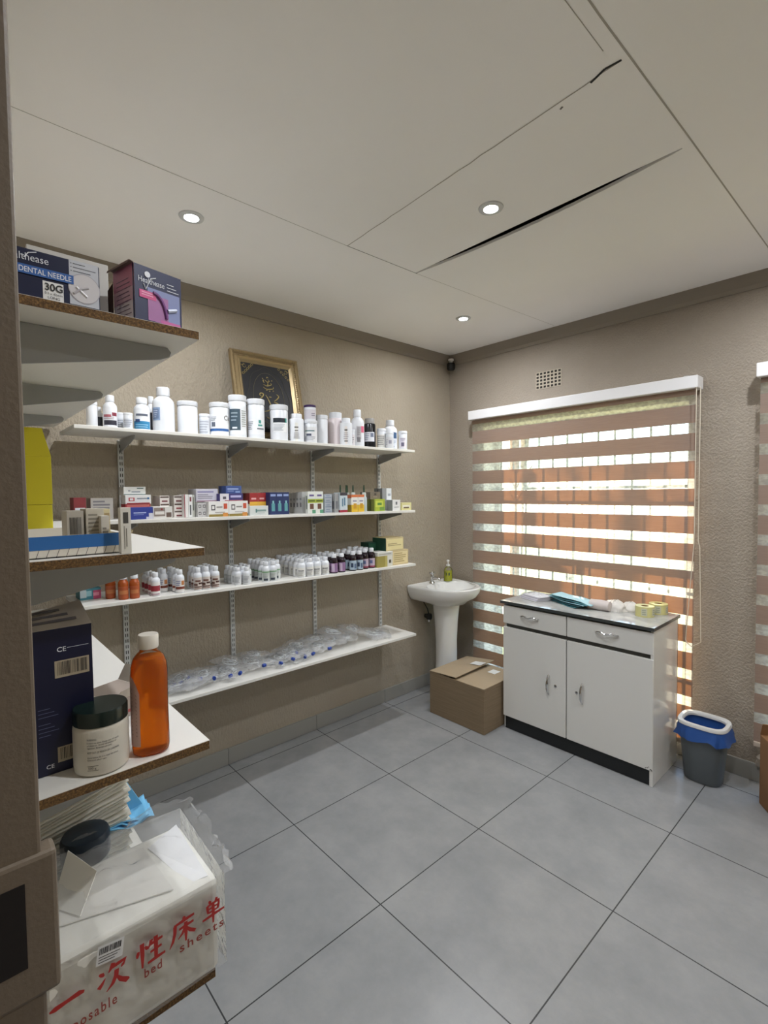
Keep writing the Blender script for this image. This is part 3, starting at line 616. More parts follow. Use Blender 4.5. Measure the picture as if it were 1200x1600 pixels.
c2(.17, .07, -1.758, -1.652, 1.495, 1.535, 'dcdad6', [(.12, .35, .3, .7, 'b85858'), (.17, .30, .38, .62, 'dcdad6'), (.45, .85, .55, .65, '78808c'), (.85, .93, .5, .7, '3c6c98'), (.05, .95, .0, .12, 'a03438')], 'white carton with a red oval logo in the leftmost pile')
c2(.13, .07, -1.754, -1.662, 1.5355, 1.571, 'dedfdd', [(.6, .9, .75, .88, '2e5a58'), (.2, .3, .4, .6, '9aa0aa'), (.35, .75, .3, .42, '6a7684'), (0, 1, 0, .08, '2e5a58')], 'white carton with dark green trim on top of the leftmost pile')
c2(.23, .055, -1.757, -1.664, None, 1.480, '2c3c92', [(.15, .7, .5, .6, 'a9b4e0'), (.15, .6, .36, .42, '8090d0'), (.82, 1, .0, .5, 'd8d8e2'), (.7, .82, 0, .2, 'c8cae0')], 'royal blue carton lying at the front edge of the second shelf')
c2(.22, .06, -1.660, -1.577, None, 1.481, 'd8d6d2', [(.05, .62, .2, .9, '8c8078'), (.1, .58, .35, .6, 'dedad4'), (.68, .95, .1, .5, '6b5a50'), (.4, .5, .7, .85, '8c2c34')], 'brown and white carton lying beside the royal blue one')
for r_ in range(3):
    zz0 = 1.4265+r_*.0345
    for q_ in range(2):
        c2(.165-.005*q_, .10, -1.612+.046*q_+.046*q_*.4, -1.570+.052*q_+.046*q_*.4, zz0, zz0+.034, 'd6d0cb', [(.05, .95, .70, .9, '5b4a44'), (.2, .8, .15, .35, '8c4046' if r_ % 2 else '6c3038')], 'brown-striped white carton, %s in the %s column of the three-high pile' % (['bottom', 'middle', 'top'][r_], ['left', 'right'][q_]))
c2(.19, .09, -1.512, -1.492, None, 1.534, 'e0dedc', [(.05, .25, 0, 1, '93464e')], 'thin white carton standing on end with a red edge stripe')
c2(.19, .09, -1.4905, -1.474, None, 1.533, 'dfe0e0', [(.3, .7, .1, .55, '55585c'), (.3, .8, .7, .9, '7d3c44')], 'thin white upright carton with vertical black writing')
c2(.18, .09, -1.472, -1.458, None, 1.532, 'b9bab2', [(.4, .7, .3, .9, '4a4f45')], 'thin grey-green upright carton right of the white one with black writing')
for r_ in range(2):
    for q_ in range(2):
        zz0 = 1.4255+r_*.034
        c2(.20, .07, -1.452+q_*.0215, -1.4315+q_*.0215, zz0, zz0+.033, 'c9c8c8', [(.2, .8, .3, .75, '4e4a4e'), (.32, .68, .4, .65, 'c9c8c8')], 'tiny white carton with round dark logo, %s %s of the block of four' % (['lower', 'upper'][r_], ['left', 'right'][q_]))
c2(.17, .10, -1.446, -1.338, 1.497, 1.560, 'c6c4cf', [(.06, .8, .72, .82, '7a76a4')]+tl(.06, .8, .2, .62, 3, '8d8a98')+[(.02, .98, .02, .1, '8d6a78')], 'pale lilac carton resting on the block of tiny cartons')
for q_, y0 in enumerate((-1.4065, -1.3045)):
    c2(.22, .09, y0, y0+.1005, None, 1.499, 'e6e5e2', [(.12, .32, .42, .78, '585458'), (.16, .28, .5, .7, 'e6e5e2'), (.38, .68, .58, .66, '8a8684'), (.74, .92, .5, .85, 'c8553c'), (.0, 1, 0, .16, '8c7a3c'), (.7, .95, .0, .24, 'cc8a44'), (.3, .8, .26, .31, 'a8a4a2')], 'white carton with grey ring and orange disc, %s of the twin pair' % ['left', 'right'][q_])
c2(.21, .075, -1.345, -1.225, 1.500, 1.536, '3b3570', [(.0, .38, 0, 1, 'd8d6dc'), (.12, .26, .25, .6, '55505c'), (.45, .92, .45, .75, 'b8b4dc'), (.2, 1, 0, .1, 'a04c58')], 'purple and white carton lying across the twin white cartons')
c2(.19, .085, -1.305, -1.222, 1.5365, 1.575, '3f5690', [(.1, .8, .5, .68, '9fb0d8'), (.1, .5, .25, .38, '7d90c0'), (.6, .9, .1, .3, '8fa6d0')], 'small mid-blue carton on top of the purple and white one')
c2(.225, .05, -1.195, -1.092, None, 1.471, 'd5dad8', [(.36, .88, .4, .6, '86a09c'), (.3, .38, .3, .7, '5d8480'), (.4, .8, .22, .28, 'a4b4b2')], 'pale carton lying in front of the red and yellow cartons')
for q_, y0 in enumerate((-1.165, -1.118)):
    c2(.165, .09, y0, y0+.046, None, 1.538, 'd8ceb8', [(0, 1, .60, 1, '9c2a2c'), (0, 1, .40, .60, 'd8a83c'), (.2, .8, .7, .78, 'd8a0a0')], 'red and yellow carton behind the pale one, '+['left', 'right'][q_]+' of two', side=[(0, 1, .5, 1, '842426')])
for q_ in range(3):
    y0 = -1.070+q_*.039
    c2(.205, .10, y0, y0+.0385, None, 1.540, '22305e', [(.25, .75, .15, .5, '5d9ca0'), (.38, .62, .5, .62, '84bcc0'), (.1, .9, .82, .92, '8fa0cc')], 'navy carton with a teal figure, %s of three' % ['left', 'middle', 'right'][q_])
for q_ in range(4):
    pass
for q_ in range(4):
    c2(.20-.034*q_-.034, .0325, -.846, -.80, None, 1.541-.002*q_, 'b9bab8', [], 'slim grey-white carton in the file left of the plant-pictured cartons, %s' % ['foremost', 'second', 'third', 'rearmost'][q_], side=[(.3, .8, .3, .5, '6f7072'), (.3, .8, .62, .72, '85878a')])  # grey base paints in the shade on these side faces
for q_, y0 in enumerate((-.846, -.794)):
    c2(.225, .05 if q_ else .024, y0, y0+.051, None, 1.543, 'dfe2dc', [(0, 1, .48, .66, 'a3b23c'), (.1, .9, .54, .6, '4c5c28'), (.25, .75, .2, .44, '6b4a3a'), (.55, 1, .0, .16, '5d9a7a'), (.2, .8, .78, .86, '6a5c90')], 'white carton with green band and brown fruit picture, '+['left', 'right'][q_]+' of two', side=[(.2, .8, .2, .8, '909890')])
for q_ in range(4):
    c2(.20, .08, -.715, -.662, 1.4195+q_*.0265, 1.4195+q_*.0265+.0262, 'aab2bc', [(.1, .9, .2, .35, '6c7c90'), (.2, .7, .6, .75, '6f8098')], 'small bluish-grey carton lying flat, %s of a stack of four' % ['lowest', 'second from bottom', 'second from top', 'topmost'][q_])
for q_ in range(3):
    c2(.215-.034*q_, .0325, -.652, -.626, None, 1.530, '9fa0a0', [(.2, .8, .2, .6, '767a80')], 'thin dull grey carton in the row of three, %s' % ['foremost', 'middle', 'rearmost'][q_], side=[(.2, .8, .2, .6, '6a6c70')])
c2(.225, .06, -.622, -.567, None, 1.535, 'c8d4da', [(0, 1, 0, .12, 'a02c3c'), (0, 1, .85, 1, '39343c'), (.25, .4, .3, .7, '5d7f98'), (.5, .7, .35, .75, '5d7f98')], 'pale blue carton with red foot and black top band', side=[(0, 1, 0, .12, '802430')])
for q_, y0 in enumerate((-.536, -.486)):
    c2(.225, .05, y0, y0+.048, None, 1.521, 'e2e0da', [(0, 1, 0, .42, 'dcb52c'), (.3, .8, .2, .5, 'c8952c'), (0, 1, .86, 1, 'd0703c'), (.2, .8, .6, .68, '9a98a8')], 'white carton with yellow foot and orange top, '+['left', 'right'][q_]+' of the pair', side=[(0, 1, 0, .42, 'b09028'), (0, 1, .8, 1, 'b8603c')])
# dropper bottles behind them
p = empty('dropper_bottle', (0, 0, 0))
MB().lathe([(.017, 0), (.018, .003), (.018, .085), (.012, .095), (.009, .098)], mat('b8c4c8', .2, name='pale_vial'), seg=16).build('body', p, smooth=True)
MB().lathe([(.013, .093), (.013, .115), (.009, .118)], mat('c9cec8', .4), seg=16).build('collar', p, smooth=True)
MB().lathe([(.0045, .118), (.005, .14), (.0035, .162), (.001, .164)], mat('24402c', .4), seg=10).build('nozzle', p, smooth=True, label='dark green nozzle')
for i, (x, y, lb) in enumerate(((.14, -.555, 'leftmost'), (.14, -.510, 'second from left'), (.15, -.464, 'third from left, tallest'), (.10, -.47, 'rear one behind the third'), (.20, -.418, 'rightmost, fully visible beside the yellow-footed cartons'))):
    lab_ = 'pale bottle with dark green nozzle tip, '+lb; loc = (x, y, zs(2, y)+.0005)
    if i == 0: p.location = loc; tag(p, lab_, 'bottle', 'green-tipped dropper bottles')
    else: copy_tree(p, loc, lab_, 'green-tipped dropper bottles')
c2(.22, .11, -.352, -.262, None, 1.491, 'a8b83a', [(.1, .8, .35, .85, 'c6d052'), (.3, .7, .5, .7, '5c8c3c'), (.5, .95, .05, .35, '6f9640'), (0, .1, 0, 1, '8a9a34')], 'yellow-green carton near the right end of the second shelf', side=[(0, 1, 0, 1, '6f7434'), (.2, .35, 0, 1, '525828'), (.6, .7, 0, 1, '525828')])
c2(.19, .10, -.358, -.275, 1.4915, 1.537, '75695c', [(.4, .6, .55, .8, '3f3a36'), (.3, .7, .25, .35, '9b8f82')], 'brown-grey carton lying on the yellow-green one')
c2(.17, .10, -.238, -.162, None, 1.482, '96989a', [(.1, .4, .1, .9, '808284')], 'low grey carton supporting the tall grey and white one')
c2(.17, .08, -.238, -.158, 1.4825, 1.560, '8f9294', [(.45, 1, 0, 1, 'd9dde0'), (.6, .9, .35, .55, 'a2a8b2')], 'grey carton with white front, highest at the right of second shelf', side=[(0, 1, 0, 1, '7b7e80'), (.4, .5, .1, .9, '45484a')])
c2(.225, .06, -.200, -.130, None, 1.484, 'e2e2e0', [(.4, .6, .55, .82, '5e6064'), (.2, .8, .28, .36, '9a9ca0')], 'small white carton with a dark round mark near the shelf end', side=[(0, 1, 0, 1, '8b8d8f')])
c2(.215, .05, -.108, -.018, None, 1.463, 'd9d296', [(.1, .85, .3, .7, 'e4e0cc'), (.2, .75, .25, .45, '6c5c44')], 'cream-yellow carton at the very right end of the second shelf')

G3 = 'cartons on the third wall shelf'
def c3(xf, depth, y0, y1, z0, z1, *a, nm='medicine_carton', **k):
    zz_ = zs(3, (y0+y1)/2)+.0008 if z0 is None else z0
    return carton(nm, xf, depth, y0, y1, zz_, z1, *a, group=G3, **k)
c3(.10, .09, -1.93, -1.85, None, 1.130, '3f7f8c', [(.0, .3, .2, .9, 'b8c8cc'), (.3, .55, .3, .8, '8fbcc4'), (.62, 1, 0, .8, 'b8486c'), (.62, .9, .3, .6, 'd88aa0')], 'turquoise and pink carton at the left end of the third shelf')
c3(.20, .13, -.185, -.036, None, 1.150, 'cdb98c', [(.05, .95, .08, .9, 'e0cf9f')]+tl(.1, .9, .15, .85, 5, 'b09c6c'), 'large cream patterned carton at the right end of the third shelf', side=[(0, 1, 0, 1, 'b7a376')])
c3(.20, .13, -.238, -.080, 1.151, 1.236, 'c9b88a', [(.04, .96, .08, .9, 'e2d49e')]+tl(.1, .9, .35, .6, 2, 'a8966a'), 'cream carton with a dark green end, on top of the large patterned one', side=[(0, 1, 0, 1, '24503c'), (.6, 1, 0, 1, '1c4434')])
c3(.22, .10, -.330, -.200, None, 1.128, 'b4a860', [(.0, .5, .0, 1, '9c9048'), (.65, 1, 0, 1, 'dad8cc'), (.75, .9, .3, .6, '55503c')], 'olive-gold carton at the front, right of the dark syrup bottles')
c3(.22, .10, -.328, -.198, 1.1285, 1.152, 'd3d2ca', [(.05, .9, .3, .6, 'a8a79c')], 'thin white carton lying on the olive-gold one')
c3(.10, .08, -.300, -.215, 1.0585, 1.150, '3c6048', [(.1, .9, .1, .9, '2f5440')], 'green carton at the back supporting a smaller dark green one')
c3(.10, .08, -.300, -.215, 1.1505, 1.205, '1f4838', [(.1, .9, .2, .8, '28583f')], 'small dark green carton behind the cream one on third shelf')

# ------------------------------------------------------------------ packets on the lowest shelf
def packet_mesh(sx_, sy_, th, seed):
    m = MB(); N = 22
    def surf(sgn):
        def f(u, v):
            e = max(0, 1-(2*u-1)**4)*max(0, 1-(2*v-1)**4); nz = noise.fractal(Vector((u*5+seed*7.1, v*5, seed)), 1, 2, 4)
            edge = 1+.06*noise.noise(Vector((u*6, v*6, seed*3)))
            return ((u-.5)*sx_*edge, (v-.5)*sy_*edge, th*.5+sgn*th*.5*e**.5+.010*nz+(.006*noise.noise(Vector((u*14, v*14, seed)))))
        return f
    m.grid(surf(1), N, N, M_FILM); m.grid(surf(-1), N, N, M_FILM); return m
M_TUBE = mat('e4e9ec', .25, name='clear_tubing')
M_BLUE = mat('1f3f94', .35)
M_FILTER = mat('e9edf0', .3)
caps = [(.113, -1.555), (.12, -1.524), (.109, -1.489), (.083, -1.457), (.145, -1.44), (.20, -1.393), (.19, -1.304), (.205, -1.259), (.205, -1.123), (.20, -1.021), (.205, -.947), (.141, -.885), (.20, -.864), (.205, -.815), (.21, -.703)]
order = ['first', 'second', 'third', 'fourth', 'fifth', 'sixth', 'seventh', 'eighth', 'ninth', 'tenth', 'eleventh', 'twelfth', 'thirteenth', 'fourteenth', 'last']
rnd = random.Random(3)
meshes = [packet_mesh(.19, .15, .030, i).build('pouch', None, smooth=True).data for i in range(4)]
for o in [o for o in COL.objects if o.name.startswith('pouch')]: bpy.data.objects.remove(o)
def packet(i, x, y, dz, rz, label, cap=None, tilt=(0, 0)):
    t = empty('drip_set_packet', (x, y, zs(4, y)+.004+dz), rz); t.rotation_euler = (tilt[0], tilt[1], rz)
    o = bpy.data.objects.new('pouch', meshes[i % 4]); COL.objects.link(o); o.parent = t
    m = MB(); pts = []
    for k in range(60):
        a = k*.42; rr = .028+.012*math.sin(k*.7+i); pts.append((rr*math.cos(a)*1.3, rr*math.sin(a), .010+.00025*k+.003*math.sin(k)))
    m.tube(pts, .0018, M_TUBE, 5); m.build('tubing', t, smooth=True)
    MB().lathe([(.006, 0), (.009, .004), (.009, .04), (.005, .05)], M_FILTER, M=Matrix.Translation((-.03, .02, .015)) @ Matrix.Rotation(R(85), 4, 'Y'), seg=10).build('drip_chamber', t, smooth=True)
    if cap:
        cw = Vector((cap[0], cap[1], zs(4, cap[1])+.030+dz*.6)); M = Matrix.Translation(t.location) @ t.rotation_euler.to_matrix().to_4x4(); lc = M.inverted() @ cw
        MB().lathe([(.0085, -.010), (.0095, -.007), (.0095, .007), (.006, .011)], M_BLUE, M=Matrix.Translation(lc) @ Matrix.Rotation(R(90), 4, 'Y') @ Matrix.Rotation(.6*i, 4, 'X'), seg=12).build('cap', t, smooth=True, label='blue cap')
    tag(t, label, 'packet', 'clear drip set packets')
for i, (x, y) in enumerate(caps):
    packet(i, .10+rnd.uniform(-.012, .01), y-.02, .0+.012*(i % 3), rnd.uniform(-.4, .4), 'clear crinkled packet with a blue cap, the %s blue cap counting from the left' % order[i], (x, y), (rnd.uniform(-.1, .1), rnd.uniform(-.12, .05)))
extra = [(.05, -1.24, .028, ''), (.04, -1.10, .035, ''), (.05, -.83, .03, ''), (.05, -.70, .045, ''), (.08, -.60, .03, ''), (.10, -.50, .025, ''), (.11, -.30, .012, ''), (.05, -.56, .06, ''), (.06, -.42, .055, ''), (.10, -.22, .0, '')]
for i, (x, y, dz, _) in enumerate(extra):
    if y > -.66: lb = 'clear packet without a visible cap in the right-hand end of the pile'
    else: lb = 'clear packet without a visible cap, lying at the back of the pile'
    packet(i+2, x, y, dz, rnd.uniform(-.7, .7), lb, None, (rnd.uniform(-.2, .2), rnd.uniform(-.15, .15)))

# ------------------------------------------------------------------ picture leaning on the top shelf
t = tag(empty('framed_picture', (.035, -.94, zs(1, -.94))), 'gilt framed black picture with gold calligraphy leaning on the wall above the shelf', 'picture')
lean = math.atan2(.105, .505)
t.rotation_euler = (0, -lean, 0)
W_, H_, F_ = .43, .525, .062
ML = Matrix.Identity(4)
m = MB()
prof = [(0, .0), (0, .022), (.008, .030), (.016, .026), (.022, .018), (.036, .021), (.044, .016), (.052, .018), (.062, .008), (.062, 0)]
rings = []
for (sy_, sz_) in ((-1, 0), (1, 0), (1, 1), (-1, 1)):
    ring = []
    for u, d in prof:
        yy = sy_*(W_/2-u); zz_ = u if sz_ == 0 else H_-u; ring.append((d, yy, zz_))
    rings.append(ring)
m.rings(rings+[rings[0]], M_GOLD, False, False)
rb = random.Random(5)
for side in range(4):
    L_ = W_ if side in (0, 2) else H_; nb = int(L_/.0125)
    for i in range(nb):
        s_ = (i+.5)/nb*L_
        for off, rr in ((.012, .0035), (.029, .0045)):
            if side == 0: c_ = (.028 if off < .02 else .021, -W_/2+s_, off)
            elif side == 2: c_ = (.028 if off < .02 else .021, -W_/2+s_, H_-off)
            elif side == 1: c_ = (.028 if off < .02 else .021, W_/2-off, s_)
            else: c_ = (.028 if off < .02 else .021, -W_/2+off, s_)
            if off < .03 and side != 3 or off < .02: m.lathe([(.0005, -rr*.9), (rr*.8, -rr*.5), (rr, 0), (rr*.8, rr*.5), (.0005, rr*.9)], M_GOLD, c_, 6, M=None)
m.build('frame', t)
m = MB(); m.box(.004, .007, -W_/2+F_-.004, W_/2-F_+.004, F_-.004, H_-F_+.004, mat('15151a', .5)); pic = m.build('canvas', t)
m = MB(); GI = mat('9c8a52', .5)
X_ = .0078; cy_, cz_ = 0, H_/2
def P(y, z): return (X_, y, z)
m.tube([P(.098*math.cos(a), cz_+.155*math.sin(a)) for a in [2*PI*i/40 for i in range(41)]], .0009, mat('6c6448', .5), 4)
m.tube([P(.128*math.cos(a)*(1+.04*math.cos(8*a)), cz_+.185*math.sin(a)*(1+.03*math.cos(8*a))) for a in [2*PI*i/80 for i in range(81)]], .0008, mat('4a4634', .5), 4)
for sy_ in (-1, 1):
    for sz_ in (0, 1):
        oy, oz = sy_*(W_/2-F_), (F_ if sz_ == 0 else H_-F_); dz_ = 1 if sz_ == 0 else -1
        for k in range(5):
            c1, c2_ = oy-sy_*(.010+.014*k), oz+dz_*(.010+.014*(4-k))
            m.tube([P(c1+.009*math.cos(a)*(1-.1*a), c2_+.009*math.sin(a)*(1-.1*a)) for a in [i*.5 for i in range(13)]], .0014, GI, 4)
        for k in range(2): m.tube([P(oy-sy_*(.008+.012*k+.01*math.cos(a)), oz+dz_*(.008+.012*k+.01*math.sin(a))) for a in [i*.5 for i in range(12)]], .0014, GI, 4)
def stroke(pts, r=.0022):
    pp = []; nP = len(pts)
    for i in range(nP-1):
        p0, p1, p2_, p3 = pts[max(i-1, 0)], pts[i], pts[i+1], pts[min(i+2, nP-1)]
        for k in range(5):
            t_ = k/5; pp.append(tuple(.5*((2*p1[j])+(-p0[j]+p2_[j])*t_+(2*p0[j]-5*p1[j]+4*p2_[j]-p3[j])*t_**2+(-p0[j]+3*p1[j]-3*p2_[j]+p3[j])*t_**3) for j in (0, 1)))
    pp.append(pts[-1]); q = len(pp)
    m.tube([P(a, cz_+b_) for a, b_ in pp], [r*(.35+.9*math.sin(PI*min(1, (i+1)/q))) for i in range(q)], GI, 5)
# small stacked script above, large sweeping script below
stroke([(-.03, .068), (-.01, .058), (.012, .060), (.034, .066), (.036, .078)]); stroke([(-.026, .085), (-.008, .078), (.01, .082), (.026, .090), (.02, .098)])
stroke([(-.012, .112), (0, .102), (.014, .108), (.006, .118)]); stroke([(-.002, .125), (.004, .132), (.010, .126)]); stroke([(.0, .075), (.004, .10)]); stroke([(-.02, .095), (-.026, .108), (-.018, .112)])
for a, b_ in ((-.03, .118), (.028, .112), (.03, .05), (-.012, .05), (.006, .046)): stroke([(a, b_), (a+.006, b_+.003)], .003)
stroke([(-.06, -.004), (-.045, .006), (-.034, .024), (-.05, .03), (-.058, .018), (-.04, .008)], .003); stroke([(-.02, .022), (-.004, -.01), (.004, -.04), (-.008, -.068), (-.04, -.078)], .0034)
stroke([(.03, -.01), (.05, .004), (.064, .022), (.05, .034)], .003); stroke([(-.01, -.052), (.02, -.034), (.05, -.04), (.07, -.05), (.04, -.058), (.016, -.052)], .0036); stroke([(.028, -.016), (.05, -.022), (.06, -.034)], .003)
stroke([(-.05, -.02), (-.036, -.028), (-.044, -.04)], .0028); stroke([(.0, .012), (.016, .012)], .003); stroke([(-.03, -.11), (-.01, -.12), (.02, -.112), (.04, -.12)], .0026)
m.build('gold_script', t, label='gold calligraphy and corner ornaments')

# ------------------------------------------------------------------ boxes on the top near shelf
NAVY = mat('0c1436', .4); GREYL = mat('b9bcc4', .45); TXT = mat('d7dae2', .5); BLK = mat('141418', .5)
def face_x(xf):   # returns fn(u,v)-> point on plane x=xf, u along +y, v up
    return lambda oy, oz, k=1: (lambda u, v: (xf+.0003*k, oy+u, oz+v))
z0 = 1.8555
t = tag(empty('needle_box', (1.50, -2.22, z0)), 'navy dental needle box marked 30G, partly hidden by the door frame', 'box')
def rel_to(t, m, nm, **k):
    o_ = m.build(nm, t, **k); o_.matrix_parent_inverse = Matrix.Translation(-Vector(t.location)); return o_
XN = 1.545; yr = -2.143; hN = .080
m = MB(); m.box(XN-.09, XN, yr-.16, yr, z0, z0+hN, NAVY); rel_to(t, m, 'carton_body', bevel=.002)
m = MB(); F = face_x(XN)
m.quad((XN+.0003, yr-.046, z0+.006), (0, .044, 0), (0, 0, .074), GREYL)
m.quad((XN+.0006, yr-.150, z0+.0385), (0, .110, 0), (0, 0, .0145), mat('2f5ca0', .45))
m.add([(XN+.0009, yr-.0240+.0240*math.cos(a), z0+.035+.0250*math.sin(a)) for a in [2*PI*i/40 for i in range(40)]], [tuple(range(40))], mat('a3a0a8', .5))
m.add([(XN+.0011, yr-.0240+.0228*math.cos(a), z0+.035+.0237*math.sin(a)) for a in [2*PI*i/40 for i in range(40)]], [tuple(range(40))], mat('c6c3c6', .5))
m.tube([(XN+.0012, yr-.040, z0+.024), (XN+.0014, yr-.030, z0+.033), (XN+.0012, yr-.018, z0+.038)], .0022, mat('b0acb2', .4), 5)
m.tube([(XN+.0012, yr-.036, z0+.036), (XN+.0012, yr-.020, z0+.022)], .0018, mat('d8d6da', .4), 5)
m.quad((XN+.0006, yr-.084, z0+.004), (0, .029, 0), (0, 0, .0300), mat('dcdcdc', .5))
rel_to(t, m, 'printed_panel')
m = MB()
m.text('Healthease', F(yr-.139, z0+.0605, 3), .0165, TXT, width=.063); m.tube([(XN+.001, yr-.112, z0+.068), (XN+.001, yr-.108, z0+.064), (XN+.001, yr-.102, z0+.073), (XN+.001, yr-.091, z0+.0765)], .0009, TXT, 4)
m.quad((XN+.0018, yr-.150, z0+.0385), (0, .110, 0), (0, 0, .0145), mat('2f5ca0', .45)); m.text('DENTAL NEEDLE', F(yr-.116, z0+.0415, 7), .0120, TXT, width=.072, bold=.0001)
m.text('30G', F(yr-.082, z0+.0195, 5), .0165, BLK, width=.025, bold=.0003); m.text('0.3 x 42mm', F(yr-.082, z0+.0128, 5), .0055, BLK, width=.025); m.text('LONG', F(yr-.078, z0+.0060, 5), .0062, BLK, width=.017)
for k in range(3): m.quad((XN+.0006, yr-.0435, z0+.0735-.0062*k), (0, .0012, 0), (0, 0, .0016), BLK); m.quad((XN+.0006, yr-.040, z0+.0738-.0062*k), (0, (.018, .034, .026)[k], 0), (0, 0, .0011), mat('4a4a54', .5))
rel_to(t, m, 'printed_text')
t = tag(empty('paper_box', (1.42, -2.20, z0)), 'plain white box standing behind the navy dental needle box', 'box')
m = MB(); m.box(1.30, 1.445, -2.235, -2.105, z0, z0+.128, mat('c9c6c0', .6)); rel_to(t, m, 'carton_body', bevel=.001)
m = MB(); m.quad((1.4456, -2.128, z0+.03), (0, .0015, 0), (0, 0, .018), NAVY); m.quad((1.4458, -2.128, z0+.03), (0, .012, 0), (0, 0, .0015), NAVY)
rel_to(t, m, 'printed_mark')
# navy/pink box, open flap on the left
t = tag(empty('needle_box', (1.52, -2.045, z0), 0), 'navy and pink needle box with open flap at the shelf corner', 'box')
ang = R(12); MR = Matrix.Translation((1.548, -2.045, z0)) @ Matrix.Rotation(ang, 4, 'Z')
hB = .100; wB = .046; dB = .075
m = MB(); m.box(-dB, 0, -wB, wB, 0, hB, mat('a9a6b0', .5), MR); rel_to(t, m, 'carton_body', bevel=.0008)
def FR(k=1): return lambda oy, oz: (lambda u, v: tuple(MR @ Vector((.0004*k, oy+u, oz+v))))
def q2(y0, y1, z0_, z1_, mt, k=1): m.add([MR @ Vector((.0004*k, a, b_)) for a, b_ in ((y0, z0_), (y1, z0_), (y1, z1_), (y0, z1_))], [(0, 1, 2, 3)], mt)
m = MB(); NV2 = mat('131a44', .4)
q2(-wB, wB, .0, hB, NV2, 1); q2(-.022, wB-.004, .004, .064, mat('7d86b0', .45), 2)
q2(-.022, .018, .004, .052, mat('a06a9c', .45), 3); q2(-.038, -.006, .042, .056, mat('c84c84', .45), 4); q2(.002, wB-.004, .004, .010, mat('b85a94', .45), 4)
m.tube([tuple(MR @ Vector((.0022, -.012+.026*math.sin(a), .006+.05*math.cos(a)))) for a in [i*.14 for i in range(11)]], .0032, mat('6c3c78', .3), 5)
m.tube([tuple(MR @ Vector((.0022, .016, .030))), tuple(MR @ Vector((.0022, .034, .036)))], .0035, mat('b4bcd4', .3), 6)
SIDE = [( -dB, 0)]
def q3(x0, x1, z0_, z1_, mt, k=1): m.add([MR @ Vector((a, -wB-.0004*k, b_)) for a, b_ in ((x0, z0_), (x1, z0_), (x1, z1_), (x0, z1_))], [(0, 1, 2, 3)], mt)
q3(-dB, 0, .0, hB, mat('d2c8ce', .5), 1); q3(-dB, 0, .060, hB, mat('bb7892', .5), 2); q3(-dB, 0, .035, .060, mat('c8a2b2', .5), 2); q3(-.004, 0, 0, hB, NV2, 3)
for k in range(9): q3(-dB+.012, -.010-.004*(k % 3), .012+.008*k, .0135+.008*k, mat('6c5468', .5), 3)
rel_to(t, m, 'printed_panel')
m = MB()
m.text('Healthease', FR(4)(-.040, .070), .0145, TXT, width=.050); m.tube([tuple(MR @ Vector((.002, -.030+a, .068+b_))) for a, b_ in ((0, .0), (.004, -.010), (.014, .012), (.024, .016))], .0009, TXT, 4)
m.lathe([(.0055, -.0004), (.0055, .0004)], TXT, M=MR @ Matrix.Translation((.0015, -.022, .086)) @ Matrix.Rotation(R(90), 4, 'Y'), seg=16)
for k in range(3): q2(.016, .016+.014+.005*k, .080-.006*k, .0812-.006*k, TXT, 4)
for k in range(2): q2(-.034, -.012, .047+.004*k, .049+.004*k, mat('e8a0c0', .5), 5)
rel_to(t, m, 'printed_text')
m = MB(); KR = mat('6e5a54', .7)
m.grid(lambda u, v: MR @ Vector((-dB+dB*v, -wB-.012*math.sin(PI*u*.5), hB+.004*math.sin(PI*u)-.004*u)), 6, 2, KR)
m.add([MR @ Vector(p_) for p_ in ((-dB-.001, -wB-.001, .004), (-dB-.003, -wB-.010, .010), (-dB-.003, -wB-.010, .065), (-dB-.001, -wB-.001, .082))], [(0, 1, 2, 3)], mat('3c2c28', .7))
rel_to(t, m, 'open_flap', solid=.0007)

# ------------------------------------------------------------------ second near shelf: yellow cartons, tray of cartons
z1_ = 1.4295
YEL = mat('c9bd1c', .5); INK = mat('4c4a20', .6)
t = tag(empty('yellow_carton', (.93, -2.20, z1_)), 'lower yellow carton behind the blue tray, standing on the shelf board', 'box')
m = MB(); m.box(.87, .975, -2.275, -2.143, z1_, 1.512, YEL); rel_to(t, m, 'carton_body', bevel=.001)
m = MB(); 
for k, (yy, zz_, ww) in enumerate(((-2.235, 1.497, .03), (-2.232, 1.465, .028), (-2.23, 1.460, .03))): m.quad((.9755, yy, zz_), (0, ww, 0), (0, 0, .0018), INK)
rel_to(t, m, 'printed_panel')
t = tag(empty('yellow_carton', (.93, -2.20, 1.5125)), 'upper yellow carton with its slanted lid open, stacked on the lower one', 'box')
m = MB(); m.box(.87, .975, -2.275, -2.142, 1.5125, 1.639, YEL); rel_to(t, m, 'carton_body', bevel=.001)
m = MB(); m.add([(.975, -2.275, 1.639), (.975, -2.142, 1.639), (.975, -2.160, 1.712), (.975, -2.275, 1.712)], [(0, 1, 2, 3)], YEL); rel_to(t, m, 'lid_flap', solid=.001)
m = MB()
for yy, zz_, ww in ((-2.236, 1.597, .036), (-2.236, 1.590, .030), (-2.236, 1.572, .028), (-2.236, 1.565, .026), (-2.236, 1.548, .034)): m.quad((.9755, yy, zz_), (0, ww, 0), (0, 0, .0018), INK)
rel_to(t, m, 'printed_panel')
t = tag(empty('display_tray', (1.49, -2.19, z1_)), 'open blue and white display tray holding small white cartons', 'tray')
yA, yB, xA, xB, hT = -2.285, -2.122, 1.28, 1.532, .037
BLU = mat('2a66a8', .5); WBX = mat('d6d0c4', .6); TAN = mat('a09274', .7)
m = MB()
